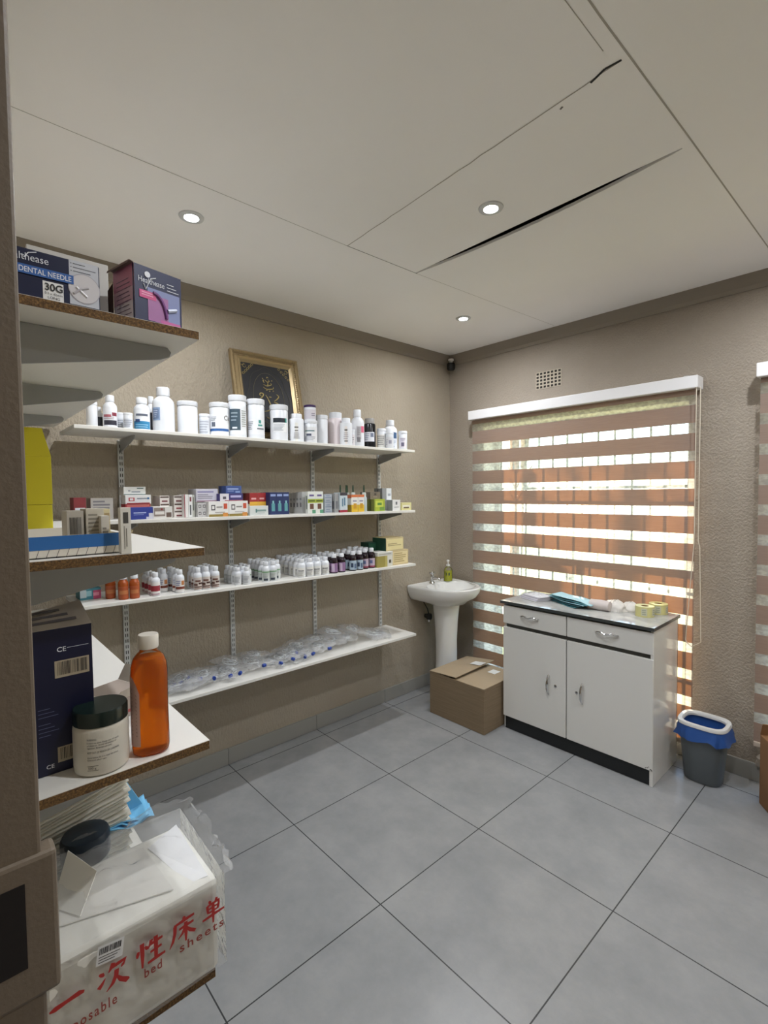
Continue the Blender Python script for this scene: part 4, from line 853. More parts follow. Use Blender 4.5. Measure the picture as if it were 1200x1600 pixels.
m.box(xA, xB, yA, yB, z1_, z1_+.0015, WBX); m.box(xB-.0015, xB, yA, yB, z1_, z1_+hT, WBX); m.box(xA, xB, yB-.0015, yB, z1_, z1_+hT, WBX); m.box(xA, xA+.0015, yA, yB, z1_, z1_+hT, WBX); m.box(xA, xB, yA, yA+.0015, z1_, z1_+hT, WBX)
rel_to(t, m, 'tray_body')
m = MB(); m.quad((xB+.0004, yA, z1_+.014), (0, yB-yA, 0), (0, 0, hT-.014), BLU)
for k in range(12):
    yy = yA+.006+k*.0145
    if yy < yB-.008: m.add([(xB+.0004, yy, z1_), (xB+.0004, yy+.0008, z1_), (xB+.0004, yy+.0058, z1_+.014), (xB+.0004, yy+.005, z1_+.014)], [(0, 1, 2, 3)], BLK)
rel_to(t, m, 'printed_panel')
m = MB(); m.add([(xB-.001, yB+.001, z1_+.001), (xB-.10, yB+.001, z1_+.02), (1.40, -2.068, z1_+.034), (1.45, -2.076, z1_+.034)], [(0, 1, 2, 3)], TAN); rel_to(t, m, 'side_flap', solid=.001)
def tray_carton(xf, y0, y1, h, base, rects, label, dp=.05, rz=0, side=()):
    c = carton('medicine_carton', xf, dp, y0, y1, z1_+.0018, z1_+h, base, rects, label, 'box', 'small cartons standing in the blue tray', side); return c
bars = [(.15+.07*k, .15+.07*k+(.035 if k % 3 else .05), .45, .85, '55524e') for k in range(10)]
tray_carton(1.50, -2.198, -2.172, .078, 'b3ada2', bars+tl(.2, .8, .1, .35, 2, '77736a'), 'grey-white carton with a barcode standing leftmost in the blue tray')
tray_carton(1.50, -2.168, -2.139, .081, 'c4beb0', tl(.12, .9, .1, .9, 9, '8f8a7e'), 'carton covered in fine print, second from left in the blue tray')
tray_carton(1.52, -2.148, -2.135, .068, 'cfcac0', tl(.15, .85, .1, .7, 6, '8f8b84'), 'narrow white carton standing in front of the fine-print carton', .02)
tray_carton(1.49, -2.1375, -2.1265, .080, 'cbbf98', [(.1, .9, .35, .9, 'a08c66'), (.15, .7, .1, .35, 'b06a44')], 'tan picture carton with an orange spot, behind the front cartons in tray', .05)
c = carton('medicine_carton', 1.560, .016, -2.128+.002, -2.109, z1_, z1_+.083, 'd9d6cc', [(.25, .75, .66, .9, '4a4844'), (.3, .36, .1, .6, '77736c'), (.5, .58, .15, .55, '77736c')], 'white carton with vertical print at the tray corner, tallest of them', 'box', 'small cartons standing in the blue tray')

# ------------------------------------------------------------------ third near shelf: navy box, jar, orange bottle
z2 = 1.0355
NB = mat('0b1030', .4, name='navy_print')
t = tag(empty('navy_carton', (1.43, -2.21, z2)), 'tall navy carton with CE mark and barcodes, its white flaps open', 'box')
xn = 1.487; ya, yb = -2.285, -2.163; hn = .262
m = MB(); m.box(xn-.10, xn, ya, yb, z2, z2+hn, NB); rel_to(t, m, 'carton_body', bevel=.001)
m = MB(); FL = mat('a49a8e', .6)
m.add([(xn, ya, z2+hn), (xn, yb, z2+hn), (xn-.10, yb, z2+hn+.028), (xn-.10, ya, z2+hn+.006)], [(0, 1, 2, 3)], FL)
m.add([(xn, yb, z2+hn), (xn-.01, yb+.006, z2+hn-.012), (xn-.09, yb+.006, z2+hn+.010), (xn-.10, yb, z2+hn+.028)], [(0, 1, 2, 3)], mat('8f8478', .6))
for k in range(3): m.add([(xn-.02-.022*k, ya+.02, z2+hn+.006+.005*k), (xn-.02-.022*k, yb-.02-.01*k, z2+hn+.0085+.005*k), (xn-.028-.022*k, yb-.02-.01*k, z2+hn+.011+.005*k), (xn-.028-.022*k, ya+.02, z2+hn+.0085+.005*k)], [(0, 1, 2, 3)], mat('5f5a5e', .6))
rel_to(t, m, 'open_flap', solid=.0008)
LBL = mat('a89c86', .55)
def barcode(m, y0, y1, z0_, z1b, seed):
    m.quad((xn+.0004, y0, z0_), (0, y1-y0, 0), (0, 0, z1b-z0_), LBL); r_ = random.Random(seed); y = y0+.004
    while y < y1-.004:
        w_ = r_.choice((.0005, .0009, .0013)); m.quad((xn+.0007, y, z0_+.0045), (0, w_, 0), (0, 0, z1b-z0_-.007), BLK); y += w_+r_.choice((.0008, .0012, .0018))
m = MB(); barcode(m, yb-.060, yb-.006, z2+.172, z2+.203, 1); rel_to(t, m, 'barcode_label', label='upper cream label with black barcode')
m = MB(); barcode(m, yb-.060, yb-.006, z2+.018, z2+.046, 2); rel_to(t, m, 'barcode_label', label='lower cream label with black barcode')
m = MB(); m.text('CE', lambda u, v: (xn+.0005, yb-.056+u, z2+.219+v), .012, TXT, width=.014, bold=.0001); m.text('CE', lambda u, v: (xn+.0005, yb-.078+u, z2+.012+v), .010, TXT, width=.012, bold=.0001)
m.quad((xn+.0005, yb-.040, z2+.224), (0, .034, 0), (0, 0, .0007), TXT)
for k in range(7): m.quad((xn+.0005, ya+.035, z2+.120-.007*k-(.006 if k > 2 else 0)), (0, .018+.006*(k % 3), 0), (0, 0, .0011), mat('5a5f80', .5))
rel_to(t, m, 'printed_text')

# jar with dark lid
t = tag(empty('cream_jar', (1.512, -2.158, z2)), 'white jar with a wide black-green lid and warning text, beside the orange bottle', 'jar', None)
MJ = mat('c9c4b8', .28, name='jar_plastic')
rj = .0455
MB().lathe([(rj*.88, 0), (rj*.97, .003), (rj, .012), (rj, .078), (rj*.97, .086), (rj*.93, .089)], MJ, seg=48).build('body', t, smooth=True)
MB().lathe([(rj*.985, .088), (rj*.985, .111), (rj*.95, .114), (.001, .1145)], mat('10201c', .22), seg=48).build('lid', t, smooth=True)
m = MB(); a_ = facing(1.512, -2.158)
def on_cyl(r_, a0, zt): return lambda u, v: (r_*math.cos(a0+u/r_), r_*math.sin(a0+u/r_), zt+v)
TJ = mat('4a4a48', .6)
for i, (sz_, st, wd) in enumerate(((.0046, 'WARNING:', .016), (.0042, 'Irritant to eyes. Keep out of reach', .052), (.0042, 'of children. Avoid inhalation or', .048), (.0042, 'ingestion. External use only.', .040), (.0048, 'KEEP OUT OF REACH OF CHILDREN', .052), (.0040, 'Store below 25 in a cool dry place', .050), (.0040, 'Discard after use', .030))):
    m.text(st, on_cyl(rj+.0004, a_-.52, (.067, .0615, .057, .0525, .044, .0355, .031)[i]), sz_, TJ, width=wd)
m.text('500 g', on_cyl(rj+.0004, a_-.50, .016), .0052, TJ, width=.013)
for dz_ in (.0135, .0215): m.tube([on_cyl(rj+.0002, a_-.53, dz_)(u*.003, 0) for u in range(7)], .0003, TJ, 4)
m.build('printed_text', t)
# orange antiseptic bottle (oval section)
bx_, by_ = 1.522, -2.075
t = tag(empty('orange_bottle', (bx_, by_, z2), facing(bx_, by_)), 'clear bottle of bright orange liquid with a white screw cap', 'bottle')
def liquid_mat():
    m = bpy.data.materials.new('orange_liquid'); m.use_nodes = True; n = m.node_tree.nodes; l = m.node_tree.links; n.clear()
    out = n.new('ShaderNodeOutputMaterial'); tr = n.new('ShaderNodeBsdfRefraction'); tr.inputs['Color'].default_value = (1.0, .50, .07, 1); tr.inputs['IOR'].default_value = 1.33; tr.inputs['Roughness'].default_value = .05
    tl_ = n.new('ShaderNodeBsdfTranslucent'); tl_.inputs[0].default_value = (1.0, .42, .04, 1); df = n.new('ShaderNodeBsdfDiffuse'); df.inputs[0].default_value = (1.0, .34, .02, 1)
    a = n.new('ShaderNodeMixShader'); a.inputs[0].default_value = .5; l.new(tl_.outputs[0], a.inputs[1]); l.new(df.outputs[0], a.inputs[2])
    b_ = n.new('ShaderNodeMixShader'); b_.inputs[0].default_value = .48; l.new(tr.outputs[0], b_.inputs[1]); l.new(a.outputs[0], b_.inputs[2])
    l.new(b_.outputs[0], out.inputs[0]); return m
M_LIQ = liquid_mat()
M_PET = film('bottle_plastic', (.98, .95, .92), .02, .04, 8, .22)
ro = .0335
prof = [(.80, 0), (.95, .004), (1, .014), (.985, .05), (.965, .085), (.985, .12), (1, .150), (.96, .172), (.82, .186), (.60, .194), (.48, .198), (.46, .204)]
MB().lathe([(r_*ro, z_) for r_, z_ in prof], M_PET, seg=40, sq=2.6, sx=.78, cap1=False).build('body', t, smooth=True)
MB().lathe([((r_*ro-.0012), max(z_, .0015)) for r_, z_ in prof[:9]]+[(.62*ro, .1885)], M_LIQ, seg=40, sq=2.6, sx=.78).build('liquid', t, smooth=True, label='bright orange liquid')
MB().lathe([(.0175, .204), (.0182, .207), (.0182, .228), (.0168, .2305), (.001, .231)], mat('d9d2c6', .4), seg=48, ridge=.02).build('screw_cap', t, smooth=True)
m = MB()
def lab_(u, v):
    a = -1.45+1.0*u; zt = .022+.120*v+.03*v*(math.sin(PI*u*.5+.0)**.6 if u > 0 else 0)*0
    top_ = .158-.035*u**3; z_ = .022+(top_-.022)*v
    ca, sa = math.cos(a), math.sin(a); r_ = ro+.0006
    return (.78*r_*math.copysign(abs(ca)**(2/2.6), ca), r_*math.copysign(abs(sa)**(2/2.6), sa), z_)
m.grid(lab_, 12, 12, mat('b99a90', .5))
m.build('label', t, smooth=True, label='pinkish printed label')
m = MB()
for k in range(12):
    a0 = -1.25; zz_ = .045+.008*k; m.add([tuple(Vector(lab_(u_, (z_-.022)/.136))*1.0+Vector((.0006, 0, 0))) for u_, z_ in ((.35, zz_), (.80, zz_), (.80, zz_+.0018), (.35, zz_+.0018))], [(0, 1, 2, 3)], mat('7d625c', .5))
m.build('printed_text', t)
# small cartons behind
t = tag(empty('open_carton', (1.33, -2.06, z2)), 'small open carton with its flaps up, behind the black-lidded jar', 'box')
CW = mat('b9b1a6', .6)
Mo = Matrix.Translation((1.27, -2.075, z2)) @ Matrix.Rotation(R(20), 4, 'Z')
m = MB(); m.box(-.06, .06, -.045, .045, 0, .045, mat('a3958a', .6), Mo); rel_to(t, m, 'carton_body', bevel=.001)
m = MB()
for (a, b_, c_, d_) in (((-.06, .045, .045), (.06, .045, .045), (.055, .065, .082), (-.055, .062, .080)), ((.06, -.045, .045), (.06, .045, .045), (.078, .040, .075), (.078, -.04, .07)), ((-.02, -.045, .045), (.05, -.045, .045), (.05, -.075, .06), (-.02, -.07, .065))):
    m.add([Mo @ Vector(q) for q in (a, b_, c_, d_)], [(0, 1, 2, 3)], CW)
m.box(-.05, .05, .0445, .0455, .012, .02, mat('9c4844', .6), Mo); m.box(.0595, .0605, -.04, .04, .01, .016, mat('9c4844', .6), Mo)
rel_to(t, m, 'flap', solid=.0006)
t = tag(empty('pencil', (1.15, -2.13, z2+.07)), 'yellow-orange pencil lying behind the navy carton', 'pencil')
m = MB(); m.tube([(1.06, -2.105, z2+.006), (1.26, -2.142, z2+.006)], .0035, mat('c98c3a', .4), 6); rel_to(t, m, 'shaft')

# ------------------------------------------------------------------ lowest near shelf: sheet bag, towels, blue cloths, lidded tub
z3 = .5555
t = tag(empty('bed_sheet_bag', (1.47, -2.11, z3)), 'clear bag of white disposable bed sheets with red Chinese and English writing', 'bag')
PAPER = mat('e6e4dd', .8, name='white_paper')
xb0, xb1, yb0, yb1, zb1 = 1.34, 1.578, -2.285, -1.958, z3+.205
m = MB(); m.box(xb0+.010, xb1-.006, yb0+.012, yb1-.010, z3+.003, z3+.196, PAPER)
rel_to(t, m, 'folded_sheets', bevel=.014)
m = MB()
m.add([(xb0+.05, -2.05, z3+.197), (xb1-.03, -2.02, z3+.194), (xb1-.02, -1.985, z3+.198), (xb0+.04, -1.985, z3+.215)], [(0, 1, 2, 3)], mat('efeff2', .8))
m.add([(xb0+.03, -2.24, z3+.202), (xb1-.09, -2.245, z3+.200), (xb1-.03, -2.05, z3+.200), (xb0+.05, -2.06, z3+.204)], [(0, 1, 2, 3)], mat('dddad4', .8))
m.add([(xb0+.10, -2.235, z3+.205), (xb0+.16, -2.20, z3+.205), (xb0+.13, -2.165, z3+.255), (xb0+.06, -2.20, z3+.275)], [(0, 1, 2, 3)], PAPER)
rel_to(t, m, 'loose_sheet', solid=.002)
m = MB()
def shell(P0, P1, P2, P3, nu, nv, amp, seed, bulge=Vector((0, 0, 0))):
    P0, P1, P2, P3 = map(Vector, (P0, P1, P2, P3)); nrm = (P1-P0).cross(P3-P0).normalized()
    def f(u, v):
        p_ = (P0*(1-u)+P1*u)*(1-v)+(P3*(1-u)+P2*u)*v; e = math.sin(PI*u)*math.sin(PI*v)
        q = p_*18+Vector((seed, 0, 0)); return p_+nrm*(amp*e**.4*noise.fractal(q, 1, 2, 4))+bulge*e
    m.grid(f, nu, nv, M_FILM_BAG)
A_, B_, C_, D_ = (xb1, yb0, z3+.002), (xb1, yb1, z3+.012), (xb1-.002, yb1, z3+.200), (xb1-.006, yb0, z3+.205)
shell(A_, B_, C_, D_, 50, 30, .006, 1)                                                   # front face
E_, G_ = (xb0, yb1-.004, z3+.225), (xb0, yb0, z3+.24)
shell(D_, C_, E_, G_, 50, 40, .014, 2, Vector((0, 0, .016)))                               # top
shell(B_, (xb0, yb1, z3+.002), E_, C_, 36, 30, .008, 3, Vector((0, .006, 0)))               # window-side face
shell((xb0, yb0, z3+.002), (xb0, yb1, z3+.002), E_, G_, 36, 24, .008, 4)
def ruffle(u, v): # gathered film standing up along the back and right edge
    if u < .5: s_ = u*2; base_ = Vector((xb0-.006*v, yb0+(yb1-yb0)*s_, z3+.222))
    else: s_ = (u-.5)*2; base_ = Vector((xb0+(xb1-xb0)*s_, yb1+.010*v, z3+.222-.022*s_))
    h_ = .042*(.6+.8*noise.noise(Vector((u*9, 4, 1))))*math.sin(PI*min(1, max(0, u)))**.4
    return base_+Vector((-.008*v*noise.noise(Vector((u*30, v*3, 0))), .020*v*(.5+noise.noise(Vector((u*22, v*4, 9)))), h_*v+.008*v*noise.noise(Vector((u*40, v*5, 2)))))
m.grid(ruffle, 90, 8, M_FILM_BAG)
rel_to(t, m, 'plastic_film', smooth=True, label='clear crinkled plastic')
m = MB(); RED = mat('a5211c', .5); DRED = mat('8c3a30', .55)
dv = Vector((0, 1, 0)); z_at = lambda y: z3+.085+.0*(y)
def FB(oy, oz, slope=0): return lambda u, v: (xb1+.0065, oy+u, oz+v+slope*u)
BK = [0]
def brush(pts, ws, oy, oz, sc):
    """pts polyline in 0..1 cell, ws half widths"""
    L, Rr = [], []
    for i, (a, b_) in enumerate(pts):
        p0 = pts[max(i-1, 0)]; p1 = pts[min(i+1, len(pts)-1)]; d = Vector((p1[0]-p0[0], p1[1]-p0[1])).normalized(); nn = Vector((-d.y, d.x))*ws[i]*1.55
        L.append((a+nn.x, b_+nn.y)); Rr.append((a-nn.x, b_-nn.y))
    n_ = len(pts); BK[0] += 1; vs = [(xb1+.0066+.00006*BK[0], oy+q[0]*sc, oz+q[1]*sc) for q in L+Rr]
    m.add(vs, [(i, i+1, n_+i+1, n_+i) for i in range(n_-1)], RED)
chars = {
 '一': [([(.0, .50), (.15, .52), (.5, .56), (.85, .60), (1.0, .56)], [.02, .06, .045, .06, .03])],
 '次': [([(.05, .80), (.14, .74), (.20, .66)], [.02, .05, .02]), ([(.02, .30), (.12, .40), (.24, .56)], [.05, .04, .01]), ([(.50, .95), (.44, .82), (.34, .68)], [.05, .045, .01]), ([(.44, .80), (.65, .84), (.88, .86), (.80, .70), (.74, .64)], [.03, .045, .05, .035, .01]), ([(.60, .66), (.58, .46), (.46, .22), (.26, .05)], [.05, .05, .04, .01]), ([(.58, .44), (.72, .22), (.92, .06), (1.0, .08)], [.02, .05, .06, .02])],
 '性': [([(.20, .95), (.21, .5), (.20, .02)], [.05, .045, .02]), ([(.08, .72), (.05, .60), (.03, .50)], [.03, .04, .02]), ([(.30, .78), (.36, .70), (.38, .62)], [.02, .04, .02]), ([(.52, .92), (.50, .78), (.40, .62)], [.04, .04, .01]), ([(.46, .74), (.70, .78), (.92, .80)], [.03, .04, .03]), ([(.48, .46), (.70, .49), (.88, .51)], [.03, .035, .03]), ([(.68, .97), (.68, .5), (.67, .12)], [.05, .045, .04]), ([(.38, .10), (.68, .14), (1.0, .16)], [.03, .045, .03])],
 '床': [([(.52, 1.0), (.56, .94), (.58, .88)], [.02, .045, .02]), ([(.18, .80), (.55, .85), (.95, .88)], [.03, .045, .03]), ([(.22, .80), (.20, .5), (.12, .22), (.0, .02)], [.045, .04, .035, .01]), ([(.36, .58), (.62, .61), (.92, .63)], [.03, .04, .03]), ([(.62, .76), (.62, .4), (.61, .0)], [.045, .045, .02]), ([(.60, .56), (.48, .36), (.32, .22)], [.04, .035, .01]), ([(.64, .54), (.78, .34), (.98, .20)], [.02, .045, .04])],
 '单': [([(.32, 1.0), (.37, .92), (.40, .86)], [.02, .045, .02]), ([(.68, 1.0), (.64, .92), (.58, .85)], [.04, .04, .01]), ([(.25, .82), (.26, .62), (.29, .46)], [.04, .035, .03]), ([(.25, .80), (.50, .83), (.76, .85), (.74, .66), (.70, .48)], [.03, .035, .045, .04, .03]), ([(.28, .64), (.50, .66), (.72, .67)], [.025, .03, .025]), ([(.30, .48), (.50, .50), (.71, .51)], [.025, .03, .025]), ([(.02, .28), (.50, .33), (1.0, .36)], [.03, .045, .03]), ([(.50, .86), (.50, .4), (.49, -.04)], [.045, .045, .02])]}
cy0 = [-2.262, -2.192, -2.130, -2.072, -2.010]
for ch, yy, zz_ in zip('一次性床单', cy0, (z3+.108, z3+.108, z3+.112, z3+.116, z3+.121)):
    for pts, ws in chars[ch]: brush(pts, ws, yy, zz_, .050 if ch != '单' else .046)
rel_to(t, m, 'red_characters', label='red brush-written Chinese characters')
m = MB(); m.text('Disposable', FB(-2.262, z3+.078, .02), .026, DRED, width=.098, spacing=1.25, bold=.0004); rel_to(t, m, 'red_lettering', label='red word on the plastic')
m = MB(); m.text('bed', FB(-2.118, z3+.092, .02), .024, DRED, width=.031, spacing=1.2, bold=.0004); rel_to(t, m, 'red_lettering', label='red word on the plastic')
m = MB(); m.text('sheets', FB(-2.054, z3+.098, .02), .024, DRED, width=.088, spacing=1.3, bold=.0004); rel_to(t, m, 'red_lettering', label='red word on the plastic')
m = MB(); Ms = Matrix.Translation((xb1+.0075, -2.171, z3+.180)) @ Matrix.Rotation(R(-8), 4, 'X')
def sk(y0, y1, a, b_, mt, k): m.add([Ms @ Vector((.0004*k, y, z)) for y, z in ((y0, a), (y1, a), (y1, b_), (y0, b_))], [(0, 1, 2, 3)], mt)
sk(-.021, .021, -.017, .016, mat('d9d9da', .5), 0)
rk = random.Random(9); y = -.018
while y < .017: w_ = rk.choice((.0006, .0011, .0016)); sk(y, y+w_, .001, .012, BLK, 1); y += w_+rk.choice((.0007, .0013))
for k in range(3): sk(-.018, .016-.004*k, -.004-.0045*k, -.0028-.0045*k, BLK, 1)
rel_to(t, m, 'barcode_sticker', label='small white barcode sticker')

t = tag(empty('paper_towel_pile', (1.2, -2.14, z3)), 'thick fanned pile of folded white paper towels below the third board', 'towels')
TW = mat('e2ded2', .85)
for k in range(26):
    fr = k/25; m = MB(); zb_ = z3+.075+.0063*k; tilt = .10+.42*fr
    def sh(u, v, k=k, zb_=zb_, tilt=tilt):
        yy = -2.285+.235*u+.004*math.sin(k*2.3); xx = 1.13+.12*v+.004*math.cos(k*1.3)
        return (xx, yy, zb_+.030*fr+tilt*.16*(u**1.3)*.9*(.45+.3*fr)+.0008*math.sin(u*9+k)+.004*noise.noise(Vector((u*4, v*3, k*.7))))
    m.grid(sh, 18, 6, TW); o = rel_to(t, m, 'towel', smooth=True, solid=.0036)
t2 = tag(empty('lidded_tub', (1.315, -2.155, z3)), 'plastic tub with a dark teal ribbed lid beside the bag of sheets', 'tub')
Mt = Matrix.Rotation(R(10), 4, 'Y')
MB().lathe([(.036, .0), (.042, .005), (.043, .17), (.040, .195)], mat('a9aca4', .3, name='hazy_plastic', Transmission_Weight=.3), seg=28).build('body', t2, smooth=True)
MB().lathe([(.0455, .195), (.0465, .200), (.0465, .238), (.043, .246), (.038, .248), (.001, .250)], mat('10202e', .3), seg=48, ridge=.02).build('lid', t2, smooth=True)
t = tag(empty('face_mask_pile', (1.2, -2.02, z3)), 'light blue folded face masks at the end of the towel pile', 'face masks')
MK = mat('6fb4dc', .8)
for k in range(3):
    m = MB()
    m.grid(lambda u, v, k=k: (1.13+.12*v+.006*k, -2.10+(.128-.008*k-.022*v)*u, z3+.150+.012*k+.035*v*(1-.3*k)+.008*math.sin(u*5+k)+.006*noise.noise(Vector((u*5, v*5, k)))), 12, 8, MK)
    rel_to(t, m, 'mask', smooth=True, solid=.002)
m = MB(); m.add([(1.17, -2.05, z3+.165), (1.19, -2.005, z3+.185), (1.16, -2.035, z3+.245), (1.15, -2.06, z3+.20)], [(0, 1, 2, 3)], MK); rel_to(t, m, 'mask_corner', solid=.0015)

# ------------------------------------------------------------------ wash basin
t = tag(empty('wash_basin', (WX, .495, .82)), 'white ceramic pedestal wash basin in the far corner', 'basin')
bc = (.10, .485); NB_ = 64
def outer(a, sx_, sy_):
    # ray from bc to clipped half ellipse based on the wall
    lo, hi = 0, .8
    for _ in range(30):
        r_ = (lo+hi)/2; x, y = bc[0]+r_*math.cos(a), bc[1]+r_*math.sin(a)
        ins = x >= WX+.0 and ((x-WX)/sx_)**2.2+(abs(y-.485)/sy_)**2.6 <= 1
        if ins: lo = r_
        else: hi = r_
    return lo
def loop(sx_, sy_, z, k=1.0, ox=0):
    return [Vector((bc[0]+ox+k*outer(2*PI*i/NB_, sx_, sy_)*math.cos(2*PI*i/NB_), bc[1]+k*outer(2*PI*i/NB_, sx_, sy_)*math.sin(2*PI*i/NB_), z)) for i in range(NB_)]
def ell(cx, rx, ry, z): return [Vector((cx+rx*math.cos(2*PI*i/NB_), .485+ry*math.sin(2*PI*i/NB_), z)) for i in range(NB_)]
SX, SY = .455, .238
rings = [ell(.09, .10, .10, .685), ell(.10, .135, .15, .690), loop(SX*.80, SY*.86, .715, .98), loop(SX*.92, SY*.95, .745, 1), loop(SX*.985, SY*.99, .785, 1), loop(SX, SY, .808, 1), loop(SX, SY, .818, 1), loop(SX*.985, SY*.985, .825, 1),
         loop(SX*.95, SY*.95, .824, .985), ell(.135, .168, .205, .820), ell(.135, .156, .193, .806), ell(.13, .135, .165, .760), ell(.12, .09, .12, .718), ell(.12, .03, .03, .708)]
m = MB(); m.rings(rings, M_CERAM); rel_to(t, m, 'bowl', smooth=True)
m = MB(); m.lathe([(.10, 0), (.098, .03), (.086, .10), (.080, .25), (.080, .40), (.088, .55), (.102, .69)], M_CERAM, (.085, .485, .001), 40, sx=.95, sy=1.0, sq=2.3); rel_to(t, m, 'pedestal', smooth=True)
m = MB(); m.lathe([(.022, 0), (.022, .002), (.001, .003)], M_CHROME, (.12, .485, .708), 20); m.lathe([(.007, 0), (.001, .001)], M_BLACK, M=Matrix.Translation((-.017, .485, .786)) @ Matrix.Rotation(R(75), 4, 'Y'), seg=12)
rel_to(t, m, 'drain')
t = tag(empty('tap', (-.035, .46, .824)), 'small chrome pillar tap with cross handle on the basin', 'tap')
MB().lathe([(.022, 0), (.020, .006), (.014, .012), (.012, .04), (.016, .05), (.013, .062), (.010, .07)], M_CHROME, seg=20).build('body', t, smooth=True)
MB().tube([(0, 0, .030), (.03, 0, .045), (.06, 0, .046), (.078, 0, .036), (.082, 0, .026)], [.010, .010, .009, .008, .008], M_CHROME, 10).build('spout', t, smooth=True)
m = MB()
for a in (0, PI/2): m.tube([(-.030*math.cos(a), -.030*math.sin(a), .078), (.030*math.cos(a), .030*math.sin(a), .078)], .0055, M_CHROME, 8)
m.lathe([(.010, .068), (.012, .080), (.006, .088), (.001, .089)], M_CHROME, seg=14); m.build('cross_handle', t, smooth=True)
t = tag(empty('soap_dispenser', (-.01, .622, .8235)), 'pump bottle of yellow-green liquid soap on the basin', 'soap bottle')
M_SOAP = mat('d8dc20', .15, name='green_soap', Transmission_Weight=.35)
MB().lathe([(.030, 0), (.034, .003), (.034, .080)], M_SOAP, seg=28, sq=2.6, sx=.75).build('soap', t, smooth=True, label='yellow-green liquid')
MB().lathe([(.0345, .0), (.0350, .003), (.0350, .088), (.026, .104), (.014, .112), (.013, .118)], film('soap_plastic', (.97, .97, .93), .05, .06, 5, .2), seg=28, sq=2.6, sx=.77).build('bottle', t, smooth=True)
m = MB(); m.lathe([(.015, .116), (.015, .130), (.006, .134), (.005, .152), (.011, .154), (.012, .164), (.006, .167)], M_WHITE, seg=18); m.tube([(0, 0, .161), (.018, -.022, .162), (.026, -.034, .156)], .0045, M_WHITE, 8); m.build('pump', t, smooth=True)
m = MB(); m.arc((0, 0, 0), .036, .045, .068, -1.3, -.3, mat('2c4a20', .5), .77, 1); m.build('label', t)
t = tag(empty('water_valve', (WX+.01, .44, .56)), 'black and chrome water valve on the wall under the basin', 'valve')
m = MB(); m.lathe([(.016, 0), (.016, .035)], M_DARK, M=Matrix.Translation((0, 0, 0)) @ Matrix.Rotation(R(90), 4, 'Y'), seg=14); m.lathe([(.02, -.02), (.024, 0), (.02, .02)], M_DARK, (.04, 0, 0), 14); m.lathe([(.012, -.012), (.012, .012)], M_CHROME, (.035, .0, -.028), 12); m.build('valve_body', t, smooth=True)
MB().tube([(.035, 0, .02), (.03, -.008, .06), (.012, -.03, .11), (.03, -.02, .15)], .004, M_DARK, 8).build('hose', t, smooth=True)

# ------------------------------------------------------------------ cabinet
CX0, CX1, CY0, CY1, CH = .722, 1.622, .298, .665, .832
t = tag(empty('cabinet', ((CX0+CX1)/2, (CY0+CY1)/2, 0)), 'white two-door cabinet with two drawers and grey stone-look top', 'cabinet')
M_TOP = mat('b4b4b2', .08, name='stone_laminate')
n, l, b = nodes(M_TOP); l.new(ramp(M_TOP, noise_tex(M_TOP, coords(M_TOP), 7, 6, .6), [(.35, '9b9c9b'), (.65, 'c4c4c0')]), b.inputs['Base Color'])
M_EDGE = mat('3c3f3e', .35)
m = MB(); m.box(CX0, CX0+.016, CY0+.018, CY1, .0, .812, M_GLOSSW); m.box(CX1-.016, CX1, CY0+.004, CY1, 0, .812, M_GLOSSW); m.box(CX0, CX1, CY1-.01, CY1, .08, .812, M_GLOSSW); m.box(CX0+.01, CX1-.01, CY0+.03, CY1-.01, .08, .09, M_GLOSSW)
m.box(CX0+.012, CX1-.012, CY0+.022, CY0+.03, .08, .812, mat('55544f', .6)); rel_to(t, m, 'carcass', bevel=.0015)  # dark panel behind the fronts paints the shadow in the gaps
m = MB(); m.box(CX0+.012, CX1-.016, CY0+.012, CY0+.022, .001, .080, mat('15181a', .5)); rel_to(t, m, 'plinth')
m = MB(); m.box(CX0-.012, CX1+.006, CY0-.014, CY1+.02, .815, .8318, M_EDGE); m.box(CX0-.010, CX1+.004, CY0-.012, CY1+.018, .8315, .8322, M_TOP); rel_to(t, m, 'top')
XM = 1.1535
for (a, b_) in ((CX0+.002, XM-.003), (XM+.003, CX1-.002)):
    m = MB(); m.box(a, b_, CY0, CY0+.018, .084, .664, M_GLOSSW); d = rel_to(t, m, 'door', bevel=.003)
    m = MB(); m.box(a, b_, CY0, CY0+.018, .688, .803, M_GLOSSW); dr = rel_to(t, m, 'drawer', bevel=.003)
    for o_, kind in ((d, 'v'), (dr, 'h')):
        m = MB()
        if kind == 'h':
            cx = .916 if a < 1 else 1.386; pts = [(cx+.062*s_, CY0-.004-.022*math.sin(PI*(s_+1)/2)**.7, .757-.004*math.cos(s_*PI*2)) for s_ in [i/8-1 for i in range(17)]]
            m.tube(pts, [.0055-.0015*abs(math.cos(i*.8)) for i in range(17)], M_CHROME, 8)
        else:
            cx, cz = (1.045, .375) if a < 1 else (1.251, .380); pts = [(cx, CY0-.003-.022*math.sin(PI*(s_+1)/2)**.7, cz+.058*s_) for s_ in [i/8-1 for i in range(17)]]
            m.tube(pts, [.005+.003*math.sin(PI*i/16) for i in range(17)], M_CHROME, 8)
            kx = 1.087 if a < 1 else 1.217
            k_ = MB(); Mk = Matrix.Translation((kx, CY0, .376)) @ Matrix.Rotation(R(90), 4, 'X'); k_.lathe([(.009, 0), (.009, .003), (.006, .004)], M_CHROME, M=Mk, seg=16); k_.lathe([(.003, .0042), (.001, .0044)], M_BLACK, M=Mk, seg=8)
            ok = k_.build('lock', o_, smooth=True); ok.matrix_parent_inverse = Matrix.Translation(-Vector(t.location))
        oh = m.build('handle', o_, smooth=True); oh.matrix_parent_inverse = Matrix.Translation(-Vector(t.location))
